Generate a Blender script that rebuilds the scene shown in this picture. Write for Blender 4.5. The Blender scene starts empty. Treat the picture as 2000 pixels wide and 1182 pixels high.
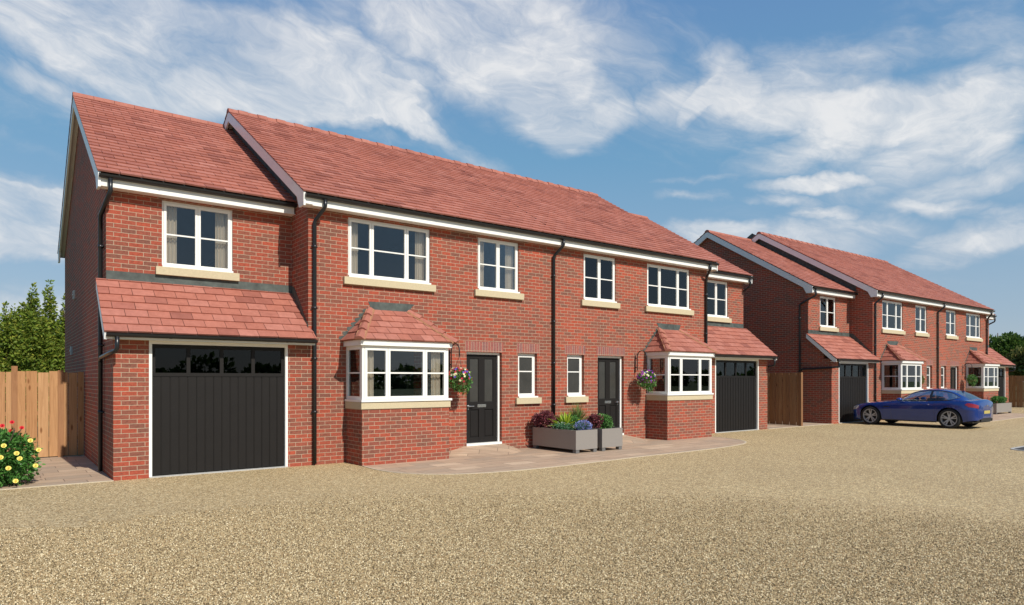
import bpy, math, random
from mathutils import Vector, Matrix
import numpy as np
random.seed(7); RNG = np.random.default_rng(7)
sc = bpy.context.scene
COL = sc.collection
R = math.radians
W = 18.357; S = 0.887; M1 = 3.159; D = 9.66; HALF = W/2
DX = 22.46

# ------------------------------------------------------------------ materials
def mat(name):
    m = bpy.data.materials.new(name); m.use_nodes = True
    nt = m.node_tree; nt.nodes.clear()
    out = nt.nodes.new('ShaderNodeOutputMaterial')
    b = nt.nodes.new('ShaderNodeBsdfPrincipled')
    nt.links.new(b.outputs[0], out.inputs[0])
    return m, nt, b, out
def N(nt, t, **kw):
    n = nt.nodes.new(t)
    for k, v in kw.items(): setattr(n, k, v)
    return n
def setin(n, **kw):
    for k, v in kw.items(): n.inputs[k.replace('_', ' ')].default_value = v
def ramp(nt, stops, interp='LINEAR'):
    r = nt.nodes.new('ShaderNodeValToRGB'); r.color_ramp.interpolation = interp
    cr = r.color_ramp
    while len(cr.elements) < len(stops): cr.elements.new(0.5)
    for e, (p, c) in zip(cr.elements, stops):
        e.position = p; e.color = (*c, 1)
    return r
def noise(nt, vec, scale, detail=3, rough=.55):
    n = N(nt, 'ShaderNodeTexNoise'); setin(n, Scale=scale, Detail=detail, Roughness=rough)
    if vec is not None: nt.links.new(vec, n.inputs['Vector'])
    return n
def mixc(nt, a, b, f, mode='MIX'):
    m = N(nt, 'ShaderNodeMix', data_type='RGBA', blend_type=mode)
    for s, v in ((m.inputs[0], f), (m.inputs[6], a), (m.inputs[7], b)):
        if hasattr(v, 'is_linked'): nt.links.new(v, s)
        elif isinstance(v, (tuple, list)): s.default_value = (*v, 1)
        else: s.default_value = v
    return m.outputs[2]
def bump(nt, b, h, strength=.3, dist=.01):
    n = N(nt, 'ShaderNodeBump'); n.inputs['Strength'].default_value = strength; n.inputs['Distance'].default_value = dist
    nt.links.new(h, n.inputs['Height']); nt.links.new(n.outputs[0], b.inputs['Normal'])
def math_(nt, op, a, b=None, c=None):
    m = N(nt, 'ShaderNodeMath', operation=op)
    for i, v in enumerate((a, b, c)):
        if v is None: continue
        if hasattr(v, 'is_linked'): nt.links.new(v, m.inputs[i])
        else: m.inputs[i].default_value = v
    return m.outputs[0]

def plain(name, col, rough=.5, metal=0, coat=0, nscale=0, namt=.12, spec=None, bumpv=0):
    m, nt, b, _ = mat(name)
    b.inputs['Base Color'].default_value = (*col, 1)
    b.inputs['Roughness'].default_value = rough; b.inputs['Metallic'].default_value = metal
    b.inputs['Coat Weight'].default_value = coat
    if spec is not None: b.inputs['Specular IOR Level'].default_value = spec
    if nscale:
        tc = N(nt, 'ShaderNodeTexCoord')
        n = noise(nt, tc.outputs['Object'], nscale, 4)
        f = ramp(nt, [(.25, tuple(c*(1-namt) for c in col)), (.75, tuple(min(1, c*(1+namt)) for c in col))])
        nt.links.new(n.outputs[0], f.inputs[0]); nt.links.new(f.outputs[0], b.inputs['Base Color'])
        if bumpv: bump(nt, b, n.outputs[0], bumpv, .004)
    return m

def brick_mat(name, soldier=False):
    m, nt, b, _ = mat(name)
    uv = N(nt, 'ShaderNodeUVMap')
    br = N(nt, 'ShaderNodeTexBrick', offset=0.0 if soldier else .5, offset_frequency=2)
    setin(br, Scale=1.0, Mortar_Size=.0045, Mortar_Smooth=.12, Bias=0.0, Brick_Width=.225, Row_Height=.075)
    br.inputs['Color1'].default_value = (0, 0, 0, 1); br.inputs['Color2'].default_value = (1, 1, 1, 1)
    br.inputs['Mortar'].default_value = (.5, .5, .5, 1)
    vec = uv.outputs[0]
    # tiny wobble of the joints
    wn = noise(nt, vec, 9, 2)
    vm = N(nt, 'ShaderNodeVectorMath', operation='MULTIPLY_ADD')
    nt.links.new(wn.outputs[1], vm.inputs[0]); vm.inputs[1].default_value = (.006, .006, 0); nt.links.new(vec, vm.inputs[2])
    nt.links.new(vm.outputs[0], br.inputs['Vector'])
    if soldier:
        r = ramp(nt, [(0, (.33, .1, .075)), (.5, (.29, .1, .085)), (.8, (.22, .11, .105)), (1, (.36, .12, .085))])
    else:
        r = ramp(nt, [(0, (.375, .077, .042)), (.2, (.335, .076, .044)), (.42, (.30, .079, .049)), (.62, (.258, .080, .052)), (.8, (.20, .081, .056)), (1, (.285, .078, .047))])
    nt.links.new(br.outputs['Color'], r.inputs[0])
    n1 = noise(nt, vec, 22, 5, .7); n2 = noise(nt, vec, .55, 3)
    n3 = N(nt, 'ShaderNodeTexNoise'); setin(n3, Scale=1, Detail=4, Roughness=.7)
    mp = N(nt, 'ShaderNodeMapping'); mp.inputs['Scale'].default_value = (14, 70, 1) if not soldier else (70, 14, 1)
    nt.links.new(vec, mp.inputs[0]); nt.links.new(mp.outputs[0], n3.inputs['Vector'])
    f1 = ramp(nt, [(.3, (.62, .62, .62)), (.5, (1, 1, 1)), (.72, (1.25, 1.2, 1.15))])
    nt.links.new(n1.outputs[0], f1.inputs[0])
    c = mixc(nt, r.outputs[0], f1.outputs[0], .75, 'MULTIPLY')
    f3 = ramp(nt, [(.33, (.42, .5, .55)), (.46, (1, 1, 1))]); nt.links.new(n3.outputs[0], f3.inputs[0])
    c = mixc(nt, c, f3.outputs[0], .7, 'MULTIPLY')
    f2 = ramp(nt, [(.3, (.9, .92, .94)), (.7, (1.08, 1.06, 1.04))]); nt.links.new(n2.outputs[0], f2.inputs[0])
    c = mixc(nt, c, f2.outputs[0], 1, 'MULTIPLY')
    mc = ramp(nt, [(.3, (.37, .285, .20)), (.7, (.47, .37, .265))]); nt.links.new(n1.outputs[0], mc.inputs[0])
    c = mixc(nt, c, mc.outputs[0], br.outputs['Fac'])
    nt.links.new(c, b.inputs['Base Color'])
    b.inputs['Roughness'].default_value = .88; b.inputs['Specular IOR Level'].default_value = .25
    h = math_(nt, 'SUBTRACT', math_(nt, 'MULTIPLY', n1.outputs[0], .45), br.outputs['Fac'])
    bump(nt, b, h, .55, .006)
    return m

def tile_mat(name):
    m, nt, b, _ = mat(name)
    g = N(nt, 'ShaderNodeNewGeometry'); tc = N(nt, 'ShaderNodeTexCoord')
    r = ramp(nt, [(0, (.39, .142, .098)), (.3, (.355, .125, .086)), (.5, (.405, .157, .114)), (.68, (.35, .124, .088)), (.80, (.265, .090, .064)), (.88, (.37, .137, .098)), (1, (.43, .175, .130))])
    nt.links.new(g.outputs['Random Per Island'], r.inputs[0])
    n = noise(nt, tc.outputs['Object'], 9, 5, .65); n2 = noise(nt, tc.outputs['Object'], .5, 2)
    f = ramp(nt, [(.28, (.8, .76, .74)), (.55, (1, 1, 1)), (.8, (1.18, 1.2, 1.22))]); nt.links.new(n.outputs[0], f.inputs[0])
    c = mixc(nt, r.outputs[0], f.outputs[0], .8, 'MULTIPLY')
    f2 = ramp(nt, [(.3, (.93, .93, .93)), (.7, (1.06, 1.06, 1.06))]); nt.links.new(n2.outputs[0], f2.inputs[0])
    c = mixc(nt, c, f2.outputs[0], 1, 'MULTIPLY')
    nt.links.new(c, b.inputs['Base Color'])
    b.inputs['Roughness'].default_value = .72; b.inputs['Specular IOR Level'].default_value = .3
    bump(nt, b, n.outputs[0], .25, .006)
    return m

def leaf_mat(name, cols, trans=.35, rough=.55):
    m, nt, b, out = mat(name)
    g = N(nt, 'ShaderNodeNewGeometry')
    st = [(i/(len(cols)-1), c) for i, c in enumerate(cols)]
    r = ramp(nt, st); nt.links.new(g.outputs['Random Per Island'], r.inputs[0])
    nt.links.new(r.outputs[0], b.inputs['Base Color']); b.inputs['Roughness'].default_value = rough
    b.inputs['Specular IOR Level'].default_value = .3
    t = N(nt, 'ShaderNodeBsdfTranslucent'); nt.links.new(r.outputs[0], t.inputs[0])
    mx = N(nt, 'ShaderNodeMixShader'); mx.inputs[0].default_value = trans
    nt.links.new(b.outputs[0], mx.inputs[1]); nt.links.new(t.outputs[0], mx.inputs[2]); nt.links.new(mx.outputs[0], out.inputs[0])
    return m

def glass_mat(name, tint=(.80, .84, .86), refl=1.0, rough=0.0):
    m = bpy.data.materials.new(name); m.use_nodes = True; nt = m.node_tree; nt.nodes.clear()
    out = nt.nodes.new('ShaderNodeOutputMaterial')
    tr = N(nt, 'ShaderNodeBsdfTransparent'); tr.inputs[0].default_value = (*tint, 1)
    gl = N(nt, 'ShaderNodeBsdfGlossy'); gl.inputs['Roughness'].default_value = rough; gl.inputs[0].default_value = (1, 1, 1, 1)
    fr = N(nt, 'ShaderNodeFresnel'); fr.inputs[0].default_value = 1.5
    mx = N(nt, 'ShaderNodeMixShader')
    nt.links.new(math_(nt, 'MULTIPLY', fr.outputs[0], refl), mx.inputs[0])
    nt.links.new(tr.outputs[0], mx.inputs[1]); nt.links.new(gl.outputs[0], mx.inputs[2]); nt.links.new(mx.outputs[0], out.inputs[0])
    return m

def gravel_mat():
    m, nt, b, _ = mat('gravel')
    tc = N(nt, 'ShaderNodeTexCoord'); v = tc.outputs['Object']
    wn = noise(nt, v, 60, 2)
    vm = N(nt, 'ShaderNodeVectorMath', operation='MULTIPLY_ADD'); nt.links.new(wn.outputs[1], vm.inputs[0])
    vm.inputs[1].default_value = (.012, .012, .012); nt.links.new(v, vm.inputs[2])
    vo = N(nt, 'ShaderNodeTexVoronoi', feature='F1'); setin(vo, Scale=66.0, Randomness=1.0); nt.links.new(vm.outputs[0], vo.inputs['Vector'])
    vo2 = N(nt, 'ShaderNodeTexVoronoi', feature='F1'); setin(vo2, Scale=118.0, Randomness=1.0); nt.links.new(vm.outputs[0], vo2.inputs['Vector'])
    sep = N(nt, 'ShaderNodeSeparateColor'); nt.links.new(vo.outputs['Color'], sep.inputs[0])
    sep2 = N(nt, 'ShaderNodeSeparateColor'); nt.links.new(vo2.outputs['Color'], sep2.inputs[0])
    stops = [(0, (.13, .086, .04)), (.18, (.29, .205, .10)), (.38, (.53, .39, .205)), (.6, (.67, .505, .275)), (.82, (.82, .65, .38)), (1, (.95, .83, .56))]
    r = ramp(nt, stops); nt.links.new(sep.outputs[0], r.inputs[0])
    r2 = ramp(nt, stops); nt.links.new(sep2.outputs[0], r2.inputs[0])
    c = mixc(nt, r.outputs[0], r2.outputs[0], .35)
    # orange / brown stones
    f = ramp(nt, [(.86, (0, 0, 0)), (.88, (1, 1, 1))]); nt.links.new(sep.outputs[1], f.inputs[0])
    c = mixc(nt, c, (.42, .24, .10), math_(nt, 'MULTIPLY', f.outputs[0], .45))
    # gaps between stones
    gap = ramp(nt, [(.0, (1, 1, 1)), (.55, (.95, .95, .95)), (.95, (.38, .36, .32))]); nt.links.new(math_(nt, 'MULTIPLY', vo.outputs['Distance'], 1.35), gap.inputs[0])
    c = mixc(nt, c, gap.outputs[0], .85, 'MULTIPLY')
    n1 = noise(nt, v, 11, 6, .75); n2 = noise(nt, v, .45, 4, .6)
    f1 = ramp(nt, [(.32, (.76, .75, .72)), (.68, (1.24, 1.24, 1.22))]); nt.links.new(n1.outputs[0], f1.inputs[0])
    c = mixc(nt, c, f1.outputs[0], 1, 'MULTIPLY')
    f2 = ramp(nt, [(.3, (.95, .94, .93)), (.5, (1, .99, .98)), (.7, (1.06, 1.06, 1.05))]); nt.links.new(n2.outputs[0], f2.inputs[0])
    c = mixc(nt, c, f2.outputs[0], 1, 'MULTIPLY')
    nt.links.new(c, b.inputs['Base Color']); b.inputs['Roughness'].default_value = .8; b.inputs['Specular IOR Level'].default_value = .3
    h = math_(nt, 'ADD', math_(nt, 'MULTIPLY', vo.outputs['Distance'], -1.0), math_(nt, 'MULTIPLY', sep.outputs[2], .5))
    bump(nt, b, h, .6, .007)
    return m

def paving_mat(name='sandstone_paving', rot=0.0):
    m, nt, b, _ = mat(name)
    tc = N(nt, 'ShaderNodeTexCoord'); mp = N(nt, 'ShaderNodeMapping'); mp.inputs['Rotation'].default_value = (0, 0, rot)
    nt.links.new(tc.outputs['Object'], mp.inputs[0]); v = mp.outputs[0]
    br = N(nt, 'ShaderNodeTexBrick', offset=.37, offset_frequency=2, squash=1.45, squash_frequency=3)
    setin(br, Scale=1.0, Mortar_Size=.007, Mortar_Smooth=.3, Bias=0.0, Brick_Width=.62, Row_Height=.33)
    br.inputs['Color1'].default_value = (0, 0, 0, 1); br.inputs['Color2'].default_value = (1, 1, 1, 1); br.inputs['Mortar'].default_value = (.5,)*3+(1,)
    nt.links.new(v, br.inputs['Vector'])
    r = ramp(nt, [(0, (.40, .285, .195)), (.3, (.48, .345, .235)), (.55, (.37, .28, .20)), (.8, (.45, .32, .215)), (1, (.56, .42, .29))])
    nt.links.new(br.outputs['Color'], r.inputs[0])
    mp2 = N(nt, 'ShaderNodeMapping'); mp2.inputs['Scale'].default_value = (1.2, 5, 1); nt.links.new(v, mp2.inputs[0])
    n = noise(nt, mp2.outputs[0], 2.2, 5, .65); n2 = noise(nt, v, 30, 4)
    f = ramp(nt, [(.3, (.84, .80, .78)), (.55, (1, 1, 1)), (.75, (1.14, 1.15, 1.17))]); nt.links.new(n.outputs[0], f.inputs[0])
    c = mixc(nt, r.outputs[0], f.outputs[0], .9, 'MULTIPLY')
    c = mixc(nt, c, (.14, .095, .065), math_(nt, 'MULTIPLY', br.outputs['Fac'], .8))
    nt.links.new(c, b.inputs['Base Color']); b.inputs['Roughness'].default_value = .75
    h = math_(nt, 'SUBTRACT', math_(nt, 'MULTIPLY', n2.outputs[0], .3), br.outputs['Fac']); bump(nt, b, h, .4, .004)
    return m

def wood_mat(name, k=1.0):
    m, nt, b, _ = mat(name)
    g = N(nt, 'ShaderNodeNewGeometry'); tc = N(nt, 'ShaderNodeTexCoord')
    add = N(nt, 'ShaderNodeVectorMath', operation='ADD'); nt.links.new(tc.outputs['Object'], add.inputs[0])
    cmb = N(nt, 'ShaderNodeCombineXYZ'); nt.links.new(math_(nt, 'MULTIPLY', g.outputs['Random Per Island'], 40), cmb.inputs[2]); nt.links.new(cmb.outputs[0], add.inputs[1])
    mp = N(nt, 'ShaderNodeMapping'); mp.inputs['Scale'].default_value = (14, 14, .9); nt.links.new(add.outputs[0], mp.inputs[0])
    n = noise(nt, mp.outputs[0], 1.5, 5, .6)
    n.inputs['Distortion'].default_value = 1.2
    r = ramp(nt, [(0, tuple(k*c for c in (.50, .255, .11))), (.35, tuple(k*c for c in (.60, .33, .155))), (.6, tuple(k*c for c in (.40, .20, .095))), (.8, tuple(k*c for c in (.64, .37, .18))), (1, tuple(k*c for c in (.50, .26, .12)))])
    nt.links.new(g.outputs['Random Per Island'], r.inputs[0])
    f = ramp(nt, [(.3, (.72, .66, .6)), (.55, (1, 1, 1)), (.75, (1.12, 1.12, 1.12))]); nt.links.new(n.outputs[0], f.inputs[0])
    c = mixc(nt, r.outputs[0], f.outputs[0], .8, 'MULTIPLY')
    vo = N(nt, 'ShaderNodeTexVoronoi'); setin(vo, Scale=1.0)
    mp2 = N(nt, 'ShaderNodeMapping'); mp2.inputs['Scale'].default_value = (5, 5, 1.7); nt.links.new(add.outputs[0], mp2.inputs[0]); nt.links.new(mp2.outputs[0], vo.inputs['Vector'])
    kn = ramp(nt, [(.0, (.25, .14, .08)), (.07, (.45, .33, .24)), (.13, (1, 1, 1))]); nt.links.new(vo.outputs['Distance'], kn.inputs[0])
    c = mixc(nt, c, kn.outputs[0], .8, 'MULTIPLY')
    nt.links.new(c, b.inputs['Base Color']); b.inputs['Roughness'].default_value = .8; b.inputs['Specular IOR Level'].default_value = .2
    bump(nt, b, n.outputs[0], .15, .004)
    return m

M = {}
M['brick'] = brick_mat('red_brick'); M['soldier'] = brick_mat('soldier_brick', True)
M['tile'] = tile_mat('clay_roof_tile')
M['white'] = plain('white_upvc', (.80, .79, .74), .35, nscale=3, namt=.02)
M['black'] = plain('black_gutter_plastic', (.012, .013, .015), .32)
M['lead'] = plain('lead_flashing', (.062, .075, .066), .6, nscale=7, namt=.5, bumpv=.2)
M['stone'] = plain('cast_stone', (.52, .44, .285), .85, nscale=30, namt=.08, bumpv=.2)
M['door'] = plain('charcoal_door_paint', (.0125, .0108, .0098), .55, spec=.22, nscale=4, namt=.08)
M['glass'] = glass_mat('window_glass', (.88, .91, .93), 1.25)
M['dglass'] = glass_mat('dark_glass', (.30, .33, .33), .6)
M['obscure'] = plain('obscured_glass', (.045, .043, .038), .22, nscale=3, namt=.2)
M['curtain'] = plain('beige_curtain', (.88, .70, .50), .9)
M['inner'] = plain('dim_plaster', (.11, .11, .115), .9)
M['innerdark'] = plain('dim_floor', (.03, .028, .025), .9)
M['soffit'] = M['white']
M['iron'] = plain('wrought_iron', (.02, .02, .02), .5)
M['chrome'] = plain('satin_chrome', (.6, .6, .6), .25, 1)
M['wood'] = wood_mat('fence_timber', .76); M['woodshade'] = wood_mat('fence_timber_shaded', .58)  # the darker copy holds the shade of the turned-away fences in its colour
M['planter'] = plain('grey_planter_zinc', (.27, .245, .22), .5, .15, nscale=60, namt=.05)
M['plate'] = plain('plate_yellow', (.45, .36, .10), .5)
M['planterfoot'] = plain('planter_foot', (.13, .125, .12), .6)
M['soil'] = plain('soil', (.03, .02, .012), .95, nscale=30, namt=.4)
M['gravel'] = gravel_mat(); M['paving'] = paving_mat(); M['paving2'] = paving_mat('ramp_paving', R(38))
M['grass'] = plain('grass', (.07, .11, .03), .95, nscale=3, namt=.4)
M['asphalt'] = plain('asphalt', (.045, .045, .047), .9, nscale=80, namt=.3)
M['kerb'] = plain('pale_kerb', (.42, .41, .38), .8, nscale=20, namt=.1)
M['edging'] = plain('stone_edging', (.50, .42, .30), .8, nscale=20, namt=.12)
M['bark'] = plain('bark', (.10, .07, .045), .9, nscale=12, namt=.4)
M['mortar'] = plain('bedding_mortar', (.36, .17, .09), .9, nscale=20, namt=.2)
M['vent'] = plain('grey_vent', (.45, .45, .42), .6)

# ------------------------------------------------------------------ mesh builder
class MB:
    def __init__(s): s.v = []; s.f = []; s.smooth = False; s.uvswap = False
    def add(s, pts, faces):
        b = len(s.v); s.v += [tuple(p) for p in pts]; s.f += [tuple(b+i for i in f) for f in faces]
        return s
    def quad(s, a, b, c, d): return s.add([a, b, c, d], [(0, 1, 2, 3)])
    def box(s, x0, x1, y0, y1, z0, z1):
        p = [(x, y, z) for x in (x0, x1) for y in (y0, y1) for z in (z0, z1)]
        return s.add(p, [(0, 1, 3, 2), (4, 6, 7, 5), (0, 4, 5, 1), (2, 3, 7, 6), (0, 2, 6, 4), (1, 5, 7, 3)])
    def prism(s, poly, axis, a0, a1):
        """polygon in the two other axes (order x,y / y,z / x,z), extruded along axis"""
        n = len(poly)
        def P(p, a):
            if axis == 'x': return (a, p[0], p[1])
            if axis == 'y': return (p[0], a, p[1])
            return (p[0], p[1], a)
        pts = [P(p, a0) for p in poly] + [P(p, a1) for p in poly]
        fs = [tuple(range(n)), tuple(range(2*n-1, n-1, -1))] + [(i, i+n, (i+1) % n+n, (i+1) % n) for i in range(n)]
        return s.add(pts, fs)
    def tube(s, path, r, n=10, cap=True, rr=None):
        path = [Vector(p) for p in path]; rings = []
        prev = None
        for i, p in enumerate(path):
            a = path[max(0, i-1)]; b = path[min(len(path)-1, i+1)]
            t = (b-a).normalized()
            u = prev - t*prev.dot(t) if prev is not None else t.orthogonal()
            if u.length < 1e-5: u = t.orthogonal()
            u.normalize(); prev = u; w = t.cross(u)
            k = r if rr is None else rr[i]
            # mitre
            rings.append([p + (u*math.cos(2*math.pi*j/n) + w*math.sin(2*math.pi*j/n))*k for j in range(n)])
        b0 = len(s.v)
        for rg in rings: s.v += [tuple(q) for q in rg]
        for i in range(len(rings)-1):
            for j in range(n):
                s.f.append((b0+i*n+j, b0+i*n+(j+1) % n, b0+(i+1)*n+(j+1) % n, b0+(i+1)*n+j))
        if cap:
            s.f.append(tuple(b0+j for j in range(n-1, -1, -1))); s.f.append(tuple(b0+(len(rings)-1)*n+j for j in range(n)))
        return s
    def sphere(s, c, r, n=8, m=6, sz=1):
        b0 = len(s.v)
        for i in range(m+1):
            th = math.pi*i/m
            for j in range(n):
                ph = 2*math.pi*j/n
                s.v.append((c[0]+r*math.sin(th)*math.cos(ph), c[1]+r*math.sin(th)*math.sin(ph), c[2]+sz*r*math.cos(th)))
        for i in range(m):
            for j in range(n):
                s.f.append((b0+i*n+j, b0+(i+1)*n+j, b0+(i+1)*n+(j+1) % n, b0+i*n+(j+1) % n))
        return s
    def build(s, name, material, parent=None, mirror=False, smooth=None, bevel=0):
        vs = s.v; fs = s.f
        if mirror:
            vs = [(W-x, y, z) for x, y, z in vs]; fs = [tuple(reversed(f)) for f in fs]
        if parent is not None:
            o = parent
            ox = Vector((0, 0, 0))
            while o is not None: ox += o.location; o = o.parent
            vs = [(x-ox.x, y-ox.y, z-ox.z) for x, y, z in vs]
        else: ox = Vector((0, 0, 0))
        me = bpy.data.meshes.new(name); me.from_pydata(vs, [], fs); me.update()
        me.materials.append(material)
        uvl = me.uv_layers.new(name='UVMap')
        data = np.zeros(len(me.loops)*2, dtype=np.float32)
        if len(me.polygons) < 4000 or material in (M['brick'], M['soldier']):
            for p in me.polygons:
                n = p.normal
                if abs(n.z) > .95:
                    t = Vector((1, 0, 0)); b = Vector((0, 1, 0))
                else:
                    t = Vector((0, 0, 1)).cross(n).normalized(); b = n.cross(t)
                    if (abs(t.x) > abs(t.y) and t.x < 0) or (abs(t.y) >= abs(t.x) and t.y < 0): t = -t
                for li in p.loop_indices:
                    q = Vector(me.vertices[me.loops[li].vertex_index].co)+ox
                    uu, vv = q.dot(t), q.dot(b)
                    if s.uvswap: uu, vv = vv, uu
                    data[2*li] = uu; data[2*li+1] = vv
            uvl.data.foreach_set('uv', data)
        if smooth if smooth is not None else s.smooth:
            me.polygons.foreach_set('use_smooth', [True]*len(me.polygons))
        o = bpy.data.objects.new(name, me); COL.objects.link(o)
        if parent is not None: o.parent = parent
        if bevel:
            md = o.modifiers.new('bevel', 'BEVEL'); md.width = bevel; md.segments = 2; md.limit_method = 'ANGLE'; md.angle_limit = R(40)
        return o
def thing(name, label, cat, loc=(0, 0, 0), group=None):
    o = bpy.data.objects.new(name, None); COL.objects.link(o); o.location = loc
    o.empty_display_size = .2
    o['label'] = label; o['category'] = cat
    if group: o['group'] = group
    return o
def tag(o, label, cat, group=None):
    o['label'] = label; o['category'] = cat
    if group: o['group'] = group
    return o
def struct(o): o['kind'] = 'structure'; return o
def copy_tree(root, dx, dy=0, dz=0, label=None):
    r = root.copy(); COL.objects.link(r); r.location = root.location + Vector((dx, dy, dz))
    if label: r['label'] = label
    for ch in list(root.children):
        c = ch.copy(); COL.objects.link(c); c.parent = r
        for g in list(ch.children):
            d = g.copy(); COL.objects.link(d); d.parent = c
    return r

# ------------------------------------------------------------------ building pieces
def tiles(mb, O, U, V, L, bounds, g=.21, w=.335, th=.026, phase=0.0, overhang=.0):
    O = Vector(O); U = Vector(U).normalized(); V = Vector(V).normalized(); Nn = U.cross(V)
    if Nn.z < 0: Nn = -Nn
    rows = int(math.ceil(L/g-1e-6))
    for r in range(rows):
        v0 = r*g; v1 = min(v0+g+.012, L)
        if v1-v0 < .02: continue
        lo = bounds(v0); hi = bounds(v1)
        a = math.floor((min(lo[0], hi[0])-phase)/w)*w+phase - (w/2 if r % 2 else 0)
        end = max(lo[1], hi[1])
        while a < end:
            b = a+w-.007
            a0 = min(max(a, lo[0]), lo[1]); b0 = max(min(b, lo[1]), lo[0]); a1 = min(max(a, hi[0]), hi[1]); b1 = max(min(b, hi[1]), hi[0])
            if b0-a0 > .015 or b1-a1 > .015:
                j = random.uniform(-.0035, .0035); h = th+random.uniform(-.002, .003); h2 = random.uniform(-.0015, .0015)
                va = v0+j
                P = lambda u, v, k: O+U*u+V*v+Nn*k
                pts = [P(a0, va, h+h2), P(b0, va, h-h2), P(b1, v1, .004), P(a1, v1, .004), P(a0, va, -.004), P(b0, va, -.004), P(b1, v1, -.004), P(a1, v1, -.004)]
                mb.add(pts, [(0, 1, 2, 3), (4, 5, 1, 0), (4, 0, 3, 7), (1, 5, 6, 2)])
            a += w
    return mb

def ridge_tiles(mb, x0, x1, y, z, seg=.42, r=.125, alt=False, drop=.1):
    n = max(1, round((x1-x0)/seg)); s = (x1-x0)/n
    for i in range(n):
        rr = r+(.014 if (alt and i % 2) else 0)+random.uniform(-.002, .002)
        a = x0+i*s+.003; b = x0+(i+1)*s-.003
        pts = []; K = 8
        for x in (a, b):
            for k in range(K+1):
                t = math.pi*(k/K)*1.0
                yy = math.cos(t)*rr*1.0; zz = math.sin(t)*rr*.95
                pts.append((x, y-yy, z-drop+zz+.02))
        base = [(a, y-rr, z-drop-.03), (a, y+rr, z-drop-.03), (b, y-rr, z-drop-.03), (b, y+rr, z-drop-.03)]
        fs = [(k, k+1, K+1+k+1, K+1+k) for k in range(K)]
        fs += [tuple(range(K, -1, -1)), tuple(range(K+1, 2*K+2))]
        mb.add(pts, fs)
    return mb

def wall_grid(mb, x0, x1, z0, z1, y, th, holes):
    """front face at y, back at y+th, holes = (xa,xb,za,zb)"""
    xs = sorted({x0, x1} | {min(max(h[i], x0), x1) for h in holes for i in (0, 1)}); zs = sorted({z0, z1} | {min(max(h[i], z0), z1) for h in holes for i in (2, 3)})
    def solid(i, k):
        if i < 0 or k < 0 or i >= len(xs)-1 or k >= len(zs)-1: return False
        cx = (xs[i]+xs[i+1])/2; cz = (zs[k]+zs[k+1])/2
        return not any(h[0] < cx < h[1] and h[2] < cz < h[3] for h in holes)
    y2 = y+th
    for i in range(len(xs)-1):
        for k in range(len(zs)-1):
            if not solid(i, k): continue
            a, b, c, d = xs[i], xs[i+1], zs[k], zs[k+1]
            mb.quad((a, y, c), (b, y, c), (b, y, d), (a, y, d)); mb.quad((b, y2, c), (a, y2, c), (a, y2, d), (b, y2, d))
            if not solid(i-1, k): mb.quad((a, y2, c), (a, y, c), (a, y, d), (a, y2, d))
            if not solid(i+1, k): mb.quad((b, y, c), (b, y2, c), (b, y2, d), (b, y, d))
            if not solid(i, k-1): mb.quad((a, y2, c), (b, y2, c), (b, y, c), (a, y, c))
            if not solid(i, k+1): mb.quad((a, y, d), (b, y, d), (b, y2, d), (a, y2, d))
    return mb

def curtain(mb, x0, x1, y, z0, z1, amp=.018, n=30, folds=4):
    pts = []
    for k in range(n+1):
        t = k/n; x = x0+(x1-x0)*t; yy = y+amp*math.sin(t*folds*2*math.pi)+.004*math.sin(t*31)
        pts += [(x, yy, z0), (x+.006*math.sin(t*9), yy*1.0, z1)]
    fs = [(2*k, 2*k+2, 2*k+3, 2*k+1) for k in range(n)]
    mb.add(pts, fs); return mb

def sash(mb, x0, x1, z0, z1, y0, y1, fw):
    mb.box(x0, x0+fw, y0, y1, z0, z1); mb.box(x1-fw, x1, y0, y1, z0, z1)
    mb.box(x0+fw, x1-fw, y0, y1, z0, z0+fw); mb.box(x0+fw, x1-fw, y0, y1, z1-fw, z1)

def window(house, mir, x0, x1, z0, z1, y, splits, sill=True, curtains=True, recess=.035, bars=True, fw=.032, label=None, barpos=.5, sillext=.105):
    fr = MB()
    yf = y+recess
    sash(fr, x0, x1, z0, z1, yf, yf+.07, fw)
    xs = [x0+fw]+[x0+(x1-x0)*s for s in splits]+[x1-fw]
    pane = MB()
    for i in range(len(xs)-1):
        a = xs[i]+.003; b = xs[i+1]-.003
        sash(fr, a, b, z0+fw+.003, z1-fw-.003, yf-.008, yf+.05, .043)
        if bars:
            zc = z0+(z1-z0)*barpos; fr.box(a+.043, b-.043, yf+.004, yf+.030, zc-.013, zc+.013)
        pane.box(a+.042, b-.042, yf+.014, yf+.018, z0+fw+.045, z1-fw-.045)
        if i: fr.box(xs[i]-.02, xs[i]+.02, yf+.01, yf+.06, z0+fw, z1-fw)
    # projecting plastic cill
    fr.box(x0-.0, x1+.0, y-.045, yf, z0-.004, z0+.03)
    o = fr.build('window', M['white'], house, mir)
    if label: o['label'] = label
    p = pane.build('pane', M['glass'] if curtains else M['obscure'], o, mir)
    if sill:
        sb = MB(); sb.box(x0-sillext, x1+sillext, y-.07, y+.1, z0-.148, z0-.006)
        sb.build('sill', M['stone'], o, mir, bevel=.004)
    if curtains:
        for (a, b) in ((x0+.05, x0+.27), (x1-.27, x1-.05)):
            c = MB(); curtain(c, a, b, yf+.13, z0-.02, z1-.02); c.build('curtain', M['curtain'], o, mir, smooth=True)
            t = MB(); t.box(a-.0, b+.0, yf+.105, yf+.108, z0+(z1-z0)*.47, z0+(z1-z0)*.5)
            t.box(a+.09, a+.11, yf+.10, yf+.103, z0+(z1-z0)*.41, z0+(z1-z0)*.5)
            t.build('curtain_tie', M['curtain'], o, mir)
    return o

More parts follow.
